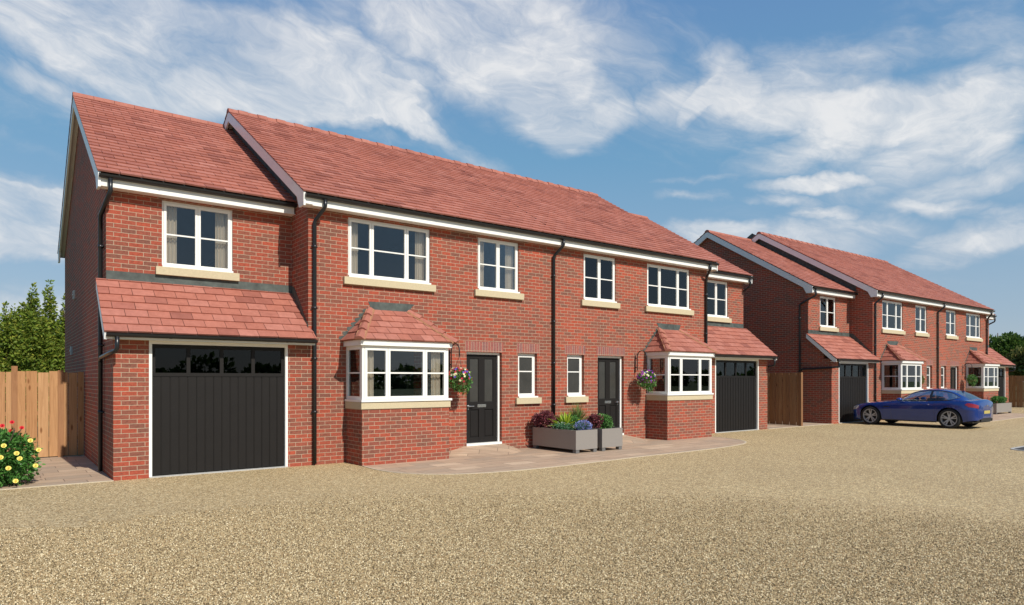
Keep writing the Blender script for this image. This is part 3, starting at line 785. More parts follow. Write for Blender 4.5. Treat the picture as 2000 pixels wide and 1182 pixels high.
# loose stones lying on the nearer part of the drive (uncountable: one object)
def stone_mat():
    m, nt, b, _ = mat('loose_stone')
    oi = N(nt, 'ShaderNodeObjectInfo')
    r = ramp(nt, [(0, (.06, .042, .021)), (.2, (.15, .108, .053)), (.4, (.32, .24, .127)), (.6, (.44, .34, .187)), (.72, (.35, .225, .11)), (.87, (.60, .485, .285)), (1, (.84, .73, .50))])
    nt.links.new(oi.outputs['Random'], r.inputs[0]); nt.links.new(r.outputs[0], b.inputs['Base Color'])
    b.inputs['Roughness'].default_value = .75; b.inputs['Specular IOR Level'].default_value = .3
    return m
M['loose'] = stone_mat()
def gravel_scatter():
    C2 = Vector((-1.4598, -12.331)); f = Vector((math.sin(.652), math.cos(.652))); r = Vector((f.y, -f.x))
    pts = []
    NR, NC = 26, 24
    for i in range(NR+1):
        d_ = 4.1+8.4*i/NR
        for j in range(NC+1):
            q = C2+f*d_+r*((2*j/NC-1)*d_*.84); pts.append((q.x, q.y, .006))
    ok = lambda i, j: all(pts[k][1] < -3.05 for k in (i*(NC+1)+j, i*(NC+1)+j+1, (i+1)*(NC+1)+j, (i+1)*(NC+1)+j+1))
    me = bpy.data.meshes.new('gravel_stones'); me.from_pydata(pts, [], [(i*(NC+1)+j, i*(NC+1)+j+1, (i+1)*(NC+1)+j+1, (i+1)*(NC+1)+j) for i in range(NR) for j in range(NC) if ok(i, j)]); me.update()
    o = bpy.data.objects.new('gravel_stones', me); COL.objects.link(o); o['kind'] = 'stuff'
    g = bpy.data.node_groups.new('scatter', 'GeometryNodeTree')
    g.interface.new_socket('Geometry', in_out='INPUT', socket_type='NodeSocketGeometry'); g.interface.new_socket('Geometry', in_out='OUTPUT', socket_type='NodeSocketGeometry')
    n = g.nodes; L = g.links
    gi = n.new('NodeGroupInput'); go = n.new('NodeGroupOutput'); dp = n.new('GeometryNodeDistributePointsOnFaces'); ip = n.new('GeometryNodeInstanceOnPoints')
    ico = n.new('GeometryNodeMeshIcoSphere'); ico.inputs['Radius'].default_value = 1; ico.inputs['Subdivisions'].default_value = 1
    # dent the stone
    sp = n.new('GeometryNodeSetPosition'); nz_ = n.new('ShaderNodeTexNoise'); nz_.inputs['Scale'].default_value = 1.3
    sb = n.new('ShaderNodeVectorMath'); sb.operation = 'SUBTRACT'; sb.inputs[1].default_value = (.5, .5, .5); L.new(nz_.outputs[1], sb.inputs[0])
    L.new(ico.outputs[0], sp.inputs[0]); L.new(sb.outputs[0], sp.inputs['Offset'])
    pos = n.new('GeometryNodeInputPosition'); ds = n.new('ShaderNodeVectorMath'); ds.operation = 'DISTANCE'; ds.inputs[1].default_value = (C2.x, C2.y, 0); L.new(pos.outputs[0], ds.inputs[0])
    mr_ = n.new('ShaderNodeMapRange'); L.new(ds.outputs['Value'], mr_.inputs[0]); mr_.inputs[1].default_value = 4.9; mr_.inputs[2].default_value = 9.8; mr_.inputs[3].default_value = STONES; mr_.inputs[4].default_value = 0
    L.new(mr_.outputs[0], dp.inputs['Density']); L.new(gi.outputs[0], dp.inputs[0]); L.new(dp.outputs[0], ip.inputs[0]); L.new(sp.outputs[0], ip.inputs['Instance'])
    rr = n.new('FunctionNodeRandomValue'); rr.data_type = 'FLOAT_VECTOR'; rr.inputs[1].default_value = (6.283, 6.283, 6.283); L.new(rr.outputs[0], ip.inputs['Rotation'])
    rs = n.new('FunctionNodeRandomValue'); rs.data_type = 'FLOAT_VECTOR'; rs.inputs[0].default_value = (.0035, .003, .003); rs.inputs[1].default_value = (.0090, .0070, .0065); rs.inputs['Seed'].default_value = 3; L.new(rs.outputs[0], ip.inputs['Scale'])
    sm = n.new('GeometryNodeSetMaterial'); sm.inputs['Material'].default_value = M['loose']; L.new(ip.outputs[0], sm.inputs[0]); L.new(sm.outputs[0], go.inputs[0])
    me.materials.append(M['loose'])
    md = o.modifiers.new('scatter', 'NODES'); md.node_group = g
STONES = 11000
gravel_scatter()

# ------------------------------------------------------------------ fences
def fence(label, p0, p1, h, bw=.125, m='wood', posts=(), endpost=False, jitter=.01):
    p0 = Vector((*p0, 0)); p1 = Vector((*p1, 0)); L = (p1-p0).length; t = (p1-p0).normalized(); n = Vector((t.y, -t.x, 0))
    mid = (p0+p1)/2
    f = thing('timber_fence', label, 'fence', mid)
    b = MB()
    def obox(mb, a, bq, c0, c1, z0, z1):
        P = lambda u, v, z: p0+t*u+n*v+Vector((0, 0, z))
        pts = [P(u, v, z) for u in (a, bq) for v in (c0, c1) for z in (z0, z1)]
        mb.add(pts, [(0, 1, 3, 2), (4, 6, 7, 5), (0, 4, 5, 1), (2, 3, 7, 6), (0, 2, 6, 4), (1, 5, 7, 3)])
    u = 0; i = 0
    while u < L-.02:
        w = bw*random.uniform(.86, 1.14)
        off = .012 if i % 2 else 0
        obox(b, u+.005, min(u+w, L)-.005, off, off+.016, .03, h+random.uniform(-jitter, jitter)); u += w; i += 1
    b.build('board_panel', M[m], f)
    r = MB()
    for z in (.35, h*.5, h-.3): obox(r, 0, L, -.05, -.002, z, z+.08)
    r.build('rail', M[m], f)
    for (q, ph) in posts:
        pb = MB(); obox(pb, q-.05, q+.05, -.06, .05, 0, ph); pb.build('post', M[m], f)
    return f
fence('sunlit orange timber fence of upright boards across the side path at left', (-9.0, 4.42), (-.012, 4.42), 1.765, .18, 'wood', [(9.0-1.19, 1.88), (9.0-.42, 1.80), (9.0-4.2, 1.86), (9.0-7.2, 1.86)], jitter=.018)
fence('shaded brown timber fence running back between the two pairs of houses', (20.42, 9.0), (20.42, .07), 1.83, .125, 'woodshade', [(8.97, 1.85), (5.0, 1.85)], jitter=.006)
fence('distant brown timber fence past the farthest house at the right edge', (44.35, 9), (44.35, -2.5), 1.82, .16, 'woodshade', [(9.0, 1.86)])

# ------------------------------------------------------------------ foliage
def leaves(n, place, size, curl=.25, aspect=.55, up=.3):
    """n leaves, place(rng)->(pos, outward)  -> MB of small folded leaf shapes"""
    mb = MB(); V = []; F = []
    for i in range(n):
        p, o = place()
        p = Vector(p); d = (Vector(o)+Vector(RNG.normal(0, .55, 3))).normalized(); d.z += up*.3
        d.normalize()
        s = size*RNG.uniform(.65, 1.3)
        side = d.cross(Vector(RNG.normal(0, 1, 3))).normalized(); nn = side.cross(d)
        b0 = len(V); w = s*aspect/2
        V += [p, p+d*s*.5-side*w+nn*s*curl*.3, p+d*s, p+d*s*.5+side*w+nn*s*curl*.3, ]
        F += [(b0, b0+1, b0+2, b0+3)]
    mb.v = [tuple(v) for v in V]; mb.f = F
    return mb
def blob_place(blobs, shell=.55):
    ws = np.array([b[3]*b[4]*b[5] for b in blobs])**.66; ws /= ws.sum()
    def f():
        b = blobs[RNG.choice(len(blobs), p=ws)]
        d = RNG.normal(0, 1, 3); d /= np.linalg.norm(d)
        r = (shell+(1-shell)*RNG.random())*(1 if RNG.random() < .9 else RNG.uniform(1, 1.2))
        return (b[0]+d[0]*b[3]*r, b[1]+d[1]*b[4]*r, max(.03, b[2]+d[2]*b[5]*r)), d
    return f
def trunk_tree(name, label, x, y, h, blobs, n, size, m, trunk_r, group, limbs=6, aspect=.6):
    t = thing(name, label, 'tree', (x, y, 0), group)
    tb = MB(); tb.tube([(x, y, 0), (x+.02*h, y, h*.35), (x, y, h*.7), (x, y, h*.93)], trunk_r, 9, rr=[trunk_r, trunk_r*.75, trunk_r*.45, trunk_r*.1])
    for i in range(limbs):
        b = blobs[i % len(blobs)]; z0 = min(h*(.25+.5*i/limbs), b[2])
        tb.tube([(x, y, z0), ((x+b[0])/2, (y+b[1])/2, (z0+b[2])/2+.1*h*.1), (b[0], b[1], b[2])], trunk_r*.4, 6, rr=[trunk_r*.45, trunk_r*.25, trunk_r*.08])
    tb.build('trunk', M['bark'], t, smooth=True)
    leaves(n, blob_place(blobs), size, aspect=aspect).build('crown', m, t)
    return t
M['leafT'] = leaf_mat('tree_leaf', [(.13, .21, .03), (.22, .30, .035), (.08, .14, .022), (.34, .35, .05), (.16, .24, .03)])
M['leafD'] = leaf_mat('dark_tree_leaf', [(.06, .12, .025), (.10, .18, .03), (.04, .085, .02), (.15, .22, .045)])
M['leafO'] = leaf_mat('olive_tree_leaf', [(.16, .19, .05), (.22, .22, .06), (.10, .13, .035), (.26, .2, .07)])
# spire-like trees behind the left fence (pixel directions converted once to real places at Y ~ 22)
def spire(label, x, y, h, w, n, sub=5):
    blobs = []
    for i in range(14):
        f = i/13; z = h*(.12+.82*f); r = w*(1-f)**.8*.8+.07
        blobs.append((x+RNG.uniform(-.12, .12)*w, y+RNG.uniform(-.15, .15)*w, z, r, r, h*.075))
    for j in range(sub):
        a = RNG.uniform(0, 6.28); f = RNG.uniform(.3, .7); r = w*.7*(1-f)**.5
        bx, by_ = x+math.cos(a)*r, y+math.sin(a)*r
        for q in range(4): blobs.append((bx, by_, h*(f+.06*q), .3-.05*q, .3-.05*q, h*.05))
    return trunk_tree('spire_tree', label, x, y, h, blobs, n, .14, M['leafT'], .14, 'spire shaped trees behind the left fence', aspect=.55)
spire('tallest spire tree behind the left fence, nearest the house wall', .30, 22, 5.75, .58, 9500, 5)
spire('broad double topped spire tree behind the middle of the left fence', -.36, 21.6, 5.5, .78, 13000, 7)
spire('short spire tree at the left edge of the photo behind the fence', -1.2, 21.8, 4.65, .72, 8000, 5)
spire('lower slender spire tree seen between two taller ones behind the left fence', -.85, 24.5, 4.85, .42, 4000, 2)
spire('slim spire tree half hidden by the gable wall corner', .82, 22.5, 5.15, .5, 6000, 3)
# hedge-like undergrowth below the spires
for i, (x, y, r, lab) in enumerate([(-1.75, 19.5, 1.0, 'rounded green bush above the left end of the fence'), (-.55, 19.2, 1.05, 'rounded green bush above the middle of the left fence'), (.55, 19.6, 1.05, 'rounded green bush above the fence beside the gable wall')]):
    t = thing('bush', lab, 'bush', (x, y, 0))
    bl = [(x+RNG.uniform(-.6, .6)*r, y+RNG.uniform(-.4, .4), r*RNG.uniform(.4, 1.35), .6*r, .6*r, .5*r) for _ in range(7)]
    leaves(7000, blob_place(bl), .13).build('foliage', M['leafT'], t)
    tb = MB(); [tb.tube([(x, y, 0), (x+(b_[0]-x)*.5, y, b_[2]*.5), (b_[0], b_[1], b_[2])], .05, 6, rr=[.06, .04, .015]) for b_ in bl]; tb.build('stem', M['bark'], t)

def far_tree(label, x, y, h, rad, n, m, group=None, size=.42):
    bl = []
    for i in range(26):
        a = RNG.uniform(0, 6.283); e = RNG.uniform(-.35, 1.0); rr = RNG.uniform(.45, .8)
        bl.append((x+math.cos(a)*rad*rr*math.cos(e), y+math.sin(a)*rad*rr*math.cos(e), h-rad*.95+math.sin(e)*rad*.62, rad*.33, rad*.33, rad*.27))
    return trunk_tree('round_tree', label, x, y, h, bl, n, size, m, rad*.09, group, 10)
far_tree('large dark green round tree rising behind the farthest lean-to roof', 68.9, 9.0, 6.15, 3.0, 17000, M['leafD'], size=.3)
far_tree('olive brown bushy tree at the right edge, right of the dark round tree', 63.5, 4.6, 4.5, 2.1, 7000, M['leafO'])
far_tree('green tree behind the distant fence at the right edge', 58.0, 2.2, 3.6, 1.9, 7000, M['leafD'], size=.3)
far_tree('pale green small tree filling the gap below the dark round tree', 66.0, 8.8, 3.6, 2.4, 7000, M['leafO'])

# far tree line across the drive, behind the viewer: the window panes mirror it
tl = []
for i in range(46):
    x = -70+i*4.2+RNG.uniform(-1.5, 1.5); hh = RNG.uniform(2.4, 5.2); tl.append((x*1.4, -95+RNG.uniform(-3, 3), hh*.5, 4.2, 2.0, hh*.5))
tlo = leaves(16000, blob_place(tl), 1.0, aspect=.7).build('tree_line', M['leafD']); tlo['kind'] = 'stuff'
# ---- rose bushes at left
M['leafR'] = leaf_mat('rose_leaf', [(.05, .16, .03), (.10, .26, .05), (.03, .09, .018), (.15, .33, .07)], .25, .4)
M['yellow'] = plain('yellow_petal', (.80, .66, .16), .6); M['red'] = plain('red_petal', (.62, .02, .03), .6)
def flower(mb, p, r, n=9):
    p = Vector(p)
    for ring, (k, tilt, rr) in enumerate(((n, .35, r), (n-2, .8, r*.75), (n-4, 1.2, r*.5))):
        for i in range(k):
            a = 6.283*i/k+ring*.4; d = Vector((math.cos(a), math.sin(a), 0))
            up = Vector((-.25, -.85, .45)).normalized()
            # tangent frame of the flower facing roughly to the viewer side and up
            e1 = Vector((1, 0, 0)); e2 = up.cross(e1)
            dd = e1*math.cos(a)+e2*math.sin(a); tip = dd*math.cos(tilt)+up*math.sin(tilt)
            s = (e1*-math.sin(a)+e2*math.cos(a))*rr*.48
            mb.add([p, p+tip*rr*.6-s, p+tip*rr-s*.4+up*.003, p+tip*rr+s*.4, p+tip*rr*.6+s], [(0, 1, 2, 3, 4)])
def rose(label, x, y, h, w, n, cols, fl, fr):
    t = thing('rose_bush', label, 'rose bush', (x, y, 0))
    bl = [(x, y, h*.42, w*.78, w*.7, h*.42), (x+w*.35, y, h*.5, w*.5, w*.4, h*.3), (x-w*.3, y, h*.62, w*.55, w*.45, h*.3), (x+w*.1, y-.1, h*.25, w*.8, w*.6, h*.25)]
    leaves(n, blob_place(bl, .6), .062, aspect=.62).build('foliage', M['leafR'], t)
    tb = MB()
    for i in range(9):
        a = 6.28*i/9; tb.tube([(x+.05*math.cos(a), y+.05*math.sin(a), 0), (x+w*.3*math.cos(a), y+w*.3*math.sin(a), h*.5), (x+w*.55*math.cos(a), y+w*.5*math.sin(a), h*.85)], .008, 5)
    tb.build('stem', M['bark'], t)
    for p in fl:
        f = MB(); flower(f, p, fr); f.build('flower', cols, t)
    return t
# flower places from the photograph, taken at a real depth inside the bush
CAMX, CAMY, CAMZ, YAW, FPX, HV = -1.4598, -12.331, 1.6138, .652, 1316.44, 741.05
def at(u, v, y):
    a = (u-1000)/FPX; dx = math.sin(YAW)+a*math.cos(YAW); dy = math.cos(YAW)-a*math.sin(YAW); t = (y-CAMY)/dy
    return (CAMX+dx*t, y, CAMZ+(HV-v)/FPX*t)
rose('yellow flowered rose bush in front of the left fence', -1.52, .52, 1.0, .64, 6500, M['yellow'], [at(8, 871, -.0), at(33, 886, -.02), at(60, 861, .1), at(76, 879, .2), at(39, 896, .0), at(2, 894, .0), at(31, 940, -.06), at(70, 910, .12), at(17, 915, -.05)], .037)
rose('red flowered rose bush behind the yellow one at the left edge', -1.75, 1.15, 1.12, .5, 3000, M['red'], [at(24, 825, .9), at(43, 836, .9), at(22, 842, .85), at(43, 855, .75), at(5, 832, .7), at(47, 862, .7)], .034)

# ------------------------------------------------------------------ planters and plants
def planter(label, x0, x1, y0, y1, group, z0=.085, z1=.505):
    cx, cy = (x0+x1)/2, (y0+y1)/2
    t = thing('planter_box', label, 'planter', (cx, cy, .01), group)
    b = MB(); th = .03
    b.box(x0, x1, y0, y0+th, z0, z1); b.box(x0, x1, y1-th, y1, z0, z1); b.box(x0, x0+th, y0+th, y1-th, z0, z1); b.box(x1-th, x1, y0+th, y1-th, z0, z1); b.box(x0+th, x1-th, y0+th, y1-th, z0, z0+.03)
    b.build('box', M['planter'], t)
    s = MB(); s.box(x0+th, x1-th, y0+th, y1-th, z0+.03, z1-.05); s.build('soil', M['soil'], t)
    for fx in (x0+.01, x1-.11):
        for fy in (y0+.01, y1-.11):
            f = MB(); f.box(fx, fx+.1, fy, fy+.1, .012, z0); f.build('foot', M['planterfoot'], t)
    return t
planter('long grey box planter, nearer one of two beside the central drainpipe', 8.468, 9.115, -1.60, -.12, 'grey box planters by the doors')
planter('grey box planter right of and behind the long one, before the second front door', 9.262, 9.915, -1.60, -.12, 'grey box planters by the doors')
planter('distant grey box planter behind the blue coupe', 35.6-.75+.0, 37.4-.55, -1.28, -.12, 'grey box planters by the doors')
M['leafP'] = leaf_mat('burgundy_leaf', [(.16, .035, .045), (.24, .055, .07), (.08, .02, .03), (.38, .16, .16)], .2)
M['leafG'] = leaf_mat('mid_green_leaf', [(.06, .18, .04), (.12, .30, .06), (.03, .11, .03), (.24, .42, .12)], .25)
M['leafB'] = leaf_mat('bluish_green_leaf', [(.06, .18, .08), (.10, .26, .12), (.03, .10, .05), (.18, .36, .18)], .2)
M['blade'] = leaf_mat('yellow_green_blade', [(.50, .58, .04), (.34, .48, .04), (.16, .32, .03), (.60, .65, .07)], .3)
M['grassb'] = leaf_mat('fine_grass_blade', [(.09, .22, .05), (.18, .32, .08), (.28, .28, .10), (.05, .15, .03)], .3)
M['blueF'] = leaf_mat('blue_petal', [(.26, .30, .62), (.17, .21, .50), (.45, .50, .80)], .2)
M['whiteF'] = leaf_mat('white_petal', [(.75, .78, .75), (.6, .65, .6)], .2)
M['purpleF'] = leaf_mat('purple_petal', [(.30, .02, .34), (.45, .05, .5), (.2, .01, .25)], .2)
M['redF'] = leaf_mat('crimson_petal', [(.55, .02, .06), (.45, .01, .03), (.65, .06, .12)], .2)
M['violetF'] = leaf_mat('violet_petal', [(.12, .06, .42), (.2, .12, .55)], .2)
M['creamF'] = leaf_mat('cream_petal', [(.75, .72, .5), (.8, .75, .25), (.8, .8, .7)], .2)
ZP = .455
def mound(name, label, x, y, rx, ry, h, n, m, size=.045, flowers=None, nf=0, fs=.03, stems=True, aspect=.55, z=ZP):
    t = thing(name, label, 'plant', (x, y, z))
    bl = [(x, y, z+h*.45, rx*.85, ry*.85, h*.5)]+[(x+RNG.uniform(-.5, .5)*rx, y+RNG.uniform(-.5, .5)*ry, z+h*RNG.uniform(.45, .75), rx*.42, ry*.42, h*.28) for _ in range(5)]
    def pl():
        p, o = blob_place(bl, .5)(); return (p[0], p[1], max(p[2], z+.01)), o
    leaves(n, pl, size, aspect=aspect).build('foliage', m, t)
    if stems:
        sb = MB()
        for i in range(7):
            a = 6.28*i/7; sb.tube([(x+.02*math.cos(a), y+.02*math.sin(a), z-.03), (x+rx*.5*math.cos(a), y+ry*.5*math.sin(a), z+h*.6)], .004, 5)
        sb.build('stem', M['bark'], t)
    if flowers:
        def pf():
            p, o = blob_place([(bl[0][0], bl[0][1], bl[0][2]+.02, rx*.95, ry*.95, h*.58)], .97)(); return (p[0], p[1], max(p[2], z+.03)), (o[0], o[1]-.3, abs(o[2])+.2)
        leaves(nf, pf, fs, aspect=.9).build('blossom', flowers, t)
    return t
def strap(name, label, x, y, n, L, w, m, z=ZP, droop=1.0, upk=1.0, rng=(.3, 1.15)):
    t = thing(name, label, 'plant', (x, y, z)); mb = MB()
    for i in range(n):
        a = RNG.uniform(0, 6.283); el = RNG.uniform(*rng)*upk; l = L*RNG.uniform(.7, 1.1); ww = w*RNG.uniform(.7, 1.2)
        d = Vector((math.cos(a), math.sin(a), 0)); side = Vector((-d.y, d.x, 0)); K = 7; pts = []
        for k in range(K+1):
            s = k/K; r = l*s*math.cos(el)*(1+.25*s); zz = l*s*math.sin(el)-droop*l*.55*s*s*math.cos(el)
            wd = ww*math.sin(math.pi*min(1, (s*.86+.12)))*.5*(1 if s < .97 else .3)
            c = Vector((x, y, z))+d*r+Vector((0, 0, zz)); pts += [c-side*wd+Vector((0, 0, wd*.5)), c, c+side*wd+Vector((0, 0, wd*.5))]
        fs = [(3*k, 3*k+1, 3*k+4, 3*k+3) for k in range(K)]+[(3*k+1, 3*k+2, 3*k+5, 3*k+4) for k in range(K)]
        mb.add(pts, fs)
    mb.build('foliage', m, t)
    return t
mound('burgundy_shrub', 'dark burgundy leafy shrub at the back left of the long planter', 8.66, -.36, .32, .30, .42, 2300, M['leafP'], .055)
mound('burgundy_shrub', 'small burgundy shrub behind the yellow striped plant', 8.95, -.42, .2, .22, .30, 1000, M['leafP'], .045)
strap('strap_leaf_plant', 'yellow and green strap leaved plant arching in the long planter', 8.80, -.90, 46, .52, .052, M['blade'], droop=.75, rng=(.5, 1.4))
mound('white_flowering_groundcover', 'low green plant with tiny white flowers along the long planter side', 8.60, -1.02, .16, .42, .17, 1500, M['leafB'], .032, M['whiteF'], 130, .016, stems=False)
mound('blue_flowering_plant', 'mound of small blue flowers at the front corner of the long planter', 8.86, -1.42, .21, .15, .21, 900, M['leafB'], .03, M['blueF'], 900, .026, stems=False)
mound('green_shrub', 'bright green leafy shrub at the back right of the long planter', 9.05, -.75, .2, .34, .33, 1500, M['leafG'], .045)
strap('tufted_plant', 'fine bladed green grass tuft in the second planter near the door', 9.50, -.50, 420, .62, .013, M['grassb'], droop=.55, rng=(.6, 1.5))
mound('burgundy_shrub', 'burgundy shrub at the front left of the second planter', 9.42, -1.2, .15, .22, .38, 1400, M['leafP'], .042)
mound('green_ball_shrub', 'rounded dense green shrub at the front right of the second planter', 9.66, -1.2, .27, .30, .37, 3000, M['leafG'], .042)
mound('green_shrub', 'green leafy shrub in the distant planter behind the blue coupe', 36.2, -.9, .42, .4, .36, 1500, M['leafG'], .07)
strap('wispy_plant', 'thin brownish arching plant at the left of the distant planter', 35.1, -.8, 30, .55, .012, M['leafP'], droop=1.2, rng=(.8, 1.4))

# ------------------------------------------------------------------ hanging baskets
M['moss'] = plain('moss_liner', (.16, .12, .05), .95, nscale=25, namt=.4)
def basket(label, X, fl, nleaf=2100, far=False, leafm='leafG', flowered=True):
    Y, zt = -.395, 1.60
    t = thing('hanging_basket', label, 'flower basket', (X, Y, zt), 'hanging baskets on the house fronts')
    bw = MB(); prof = [(.0, -.17), (.09, -.155), (.15, -.10), (.175, -.03), (.18, 0)]
    for i in range(len(prof)):
        pass
    n = 16; b0 = 0
    for r_, z_ in prof:
        for j in range(n): bw.v.append((X+r_*math.cos(6.283*j/n), Y+r_*math.sin(6.283*j/n), zt+z_))
    for i in range(len(prof)-1):
        for j in range(n): bw.f.append((i*n+j, i*n+(j+1) % n, (i+1)*n+(j+1) % n, (i+1)*n+j))
    bw.f.append(tuple((len(prof)-1)*n+j for j in range(n)))
    bw.build('basket_bowl', M['moss'], t, smooth=True)
    ch = MB(); top = (X, Y, 2.11)
    for j in range(3):
        a = 2.1*j+.5; ch.tube([top, (X+.17*math.cos(a), Y+.17*math.sin(a), zt)], .004, 5)
    ch.tube([(X, Y, 2.09), (X, Y, 2.14)], .012, 6)
    ch.build('chain', M['iron'], t)
    bl = [(X, Y, zt+.05, .235, .22, .18), (X-.10, Y, zt-.05, .17, .17, .15), (X+.10, Y-.03, zt-.05, .17, .16, .16), (X+.14, Y, zt-.18, .08, .08, .15), (X-.03, Y-.02, zt-.14, .12, .12, .10)]
    leaves(nleaf, blob_place(bl, .55), .045).build('foliage', M[leafm], t)
    if flowered:
        for (nm, m_, k) in fl:
            def pf():
                p, o = blob_place([(X, Y, zt+.07, .26, .24, .20)], .95)(); return p, o
            mb = MB()
            for q in range(k):
                p, o = pf(); p = Vector(p); o = (Vector(o)+Vector((0, -.2, .1))).normalized(); e1 = o.orthogonal().normalized(); e2 = o.cross(e1)
                for s_ in range(5):
                    a = 6.283*s_/5; c = e1*math.cos(a)+e2*math.sin(a); d_ = (e2*math.cos(a)-e1*math.sin(a))*.013
                    mb.add([p, p+c*.016-d_+o*.004, p+c*.03+o*.003, p+c*.016+d_+o*.004], [(0, 1, 2, 3)])
            mb.build(nm, m_, t)
    return t
basket('hanging basket of red, violet and cream flowers left of the nearest front door', 6.26, [('crimson_flower', M['redF'], 46), ('violet_flower', M['violetF'], 34), ('cream_flower', M['creamF'], 34)])
basket('hanging basket of purple and pale flowers beside the right bay of the near pair', W-6.26, [('purple_flower', M['purpleF'], 60), ('violet_flower', M['violetF'], 20), ('cream_flower', M['creamF'], 30)])
basket('distant brownish hanging basket beside the first bay of the far pair', 6.26+DX, [('pale_flower', M['creamF'], 20)], leafm='leafO')
basket('distant plain green hanging basket in front of the farthest bay window', W-6.26+DX, [], leafm='leafG', flowered=False, nleaf=2200)

# ------------------------------------------------------------------ car
M['paint'] = plain('blue_car_paint', (.005, .036, .22), .25, .3, 1.0); M['tyre'] = plain('tyre_rubber', (.015, .015, .016), .8)
M['alloy'] = plain('alloy_wheel', (.42, .42, .43), .35, .25); M['carblack'] = plain('car_black_trim', (.01, .01, .011), .45)
M['carglass'] = glass_mat('car_glass', (.55, .58, .59), .5); M['tail'] = plain('tail_lamp_red', (.26, .005, .01), .15, 0, 1.0)
M['lens'] = plain('headlamp_lens', (.45, .47, .5), .12, .3, 1.0); M['seat'] = plain('car_seat', (.20, .17, .14), .7)
def interp(T, y):
    ys = [t[0] for t in T]
    if y >= ys[0]: return T[0][1:]
    if y <= ys[-1]: return T[-1][1:]
    for i in range(len(T)-1):
        if ys[i] >= y >= ys[i+1]:
            f = (ys[i]-y)/(ys[i]-ys[i+1])
            # catmull in value
            p0 = T[max(i-1, 0)]; p1 = T[i]; p2 = T[i+1]; p3 = T[min(i+2, len(T)-1)]
            out = []
            for k in range(1, len(p1)):
                m1 = (p2[k]-p0[k])/(p2[0]-p0[0])*(p2[0]-p1[0]) if p2[0] != p0[0] else 0
                m2 = (p3[k]-p1[k])/(p3[0]-p1[0])*(p2[0]-p1[0]) if p3[0] != p1[0] else 0
                out.append((2*f**3-3*f*f+1)*p1[k]+(f**3-2*f*f+f)*m1+(-2*f**3+3*f*f)*p2[k]+(f**3-f*f)*m2)
            return out
CX, CY = 24.12, -.03
YF, YR = -.97, -3.47; WZ = .325
#        y     w    ztop  zsh   zbot
BODY = [(0.0, .50, .58, .54, .25), (-.04, .66, .645, .60, .21), (-.12, .78, .69, .645, .185), (-.3, .865, .74, .69, .18), (-.6, .905, .79, .74, .18), (-1.0, .92, .835, .785, .19), (-1.4, .912, .875, .82, .19), (-1.8, .90, .905, .85, .19),
        (-2.4, .90, .91, .86, .185), (-3.0, .915, .93, .885, .185), (-3.5, .94, .955, .91, .19), (-3.9, .93, .965, .91, .22), (-4.12, .905, .965, .90, .26), (-4.27, .86, .962, .885, .28), (-4.37, .80, .955, .86, .29), (-4.43, .71, .93, .83, .30), (-4.465, .57, .86, .78, .32), (-4.48, .36, .78, .70, .36)]
def my(y):
    if y > -.97: return -.97+(y+.97)*(.74/.97)
    if y < -3.47: return -3.47+(y+3.47)*(.78/1.01)
    return y
def bodyP(y, t, off=0, arch=True):
    """t 0..1 up the side, 1..2 over the top to the centre line; returns left-side point (x negative = left)"""
    w, zt, zs, zb = interp(BODY, y)
    if arch:
        for c in (YF, YR):
            d = abs(my(y)-c); Rr = .372
            if d < Rr: zb = max(zb, WZ+math.sqrt(Rr*Rr-d*d))
    if t <= 1:
        z = zb+(zs-zb)*t
        zz = (z-.19)/(zs-.19)
        tuck = .075*(1-zz)**3 if zz < 1 else 0
        top = .05*max(0, (zz-.7)/.3)**2
        crease = .010*math.exp(-((zz-.62)/.05)**2)
        x = w-tuck-top-.008+crease
    else:
        f = t-1; x = (w-.05)*(1-f); z = zs+(zt-zs)*(1-(1-f)**2.4)
    return Vector((-(x+off), my(y), z+(off if t > 1 else 0)))
def mirror_add(mb, pts, fs):
    mb.add(pts, fs); mb.add([(-p[0], p[1], p[2]) for p in pts], [tuple(reversed(f)) for f in fs])
def world(mb): mb.v = [(v[0]+CX, v[1]+CY, v[2]) for v in mb.v]; return mb
car = thing('coupe_car', 'dark blue two door coupe parked nose in to a garage at the right', 'car', (CX, CY-2.2, 0))
def patch(y0, y1, t0, t1, ny, ntt, off=0, arch=True, both=True, mask=None, mb=None):
    mb = mb or MB(); pts = []; idx = {}
    for i in range(ny+1):
        for j in range(ntt+1):
            pts.append(tuple(bodyP(y0+(y1-y0)*i/ny, t0+(t1-t0)*j/ntt, off, arch)))
    fs = []
    for i in range(ny):
        for j in range(ntt):
            if mask and not mask(y0+(y1-y0)*(i+.5)/ny, t0+(t1-t0)*(j+.5)/ntt): continue
            a = i*(ntt+1)+j; fs.append((a, a+1, a+ntt+2, a+ntt+1))
    (mirror_add if both else mb.add)(*( (mb, pts, fs) if both else (pts, fs)))
    return mb
b = MB(); patch(0, -4.48, 0, 1, 150, 16, mb=b); patch(0, -4.48, 1, 2, 150, 12, mb=b)
# nose and tail caps
for yy in (0, -4.48):
    ring = [bodyP(yy, k/16, 0, False) for k in range(17)]+[bodyP(yy, 1+k/10) for k in range(1, 11)]
    full = ring+[Vector((-p.x, p.y, p.z)) for p in reversed(ring[:-1])]
    b.add([tuple(p) for p in full], [tuple(range(len(full))) if yy < 0 else tuple(reversed(range(len(full))))])
world(b).build('body', M['paint'], car, smooth=True)
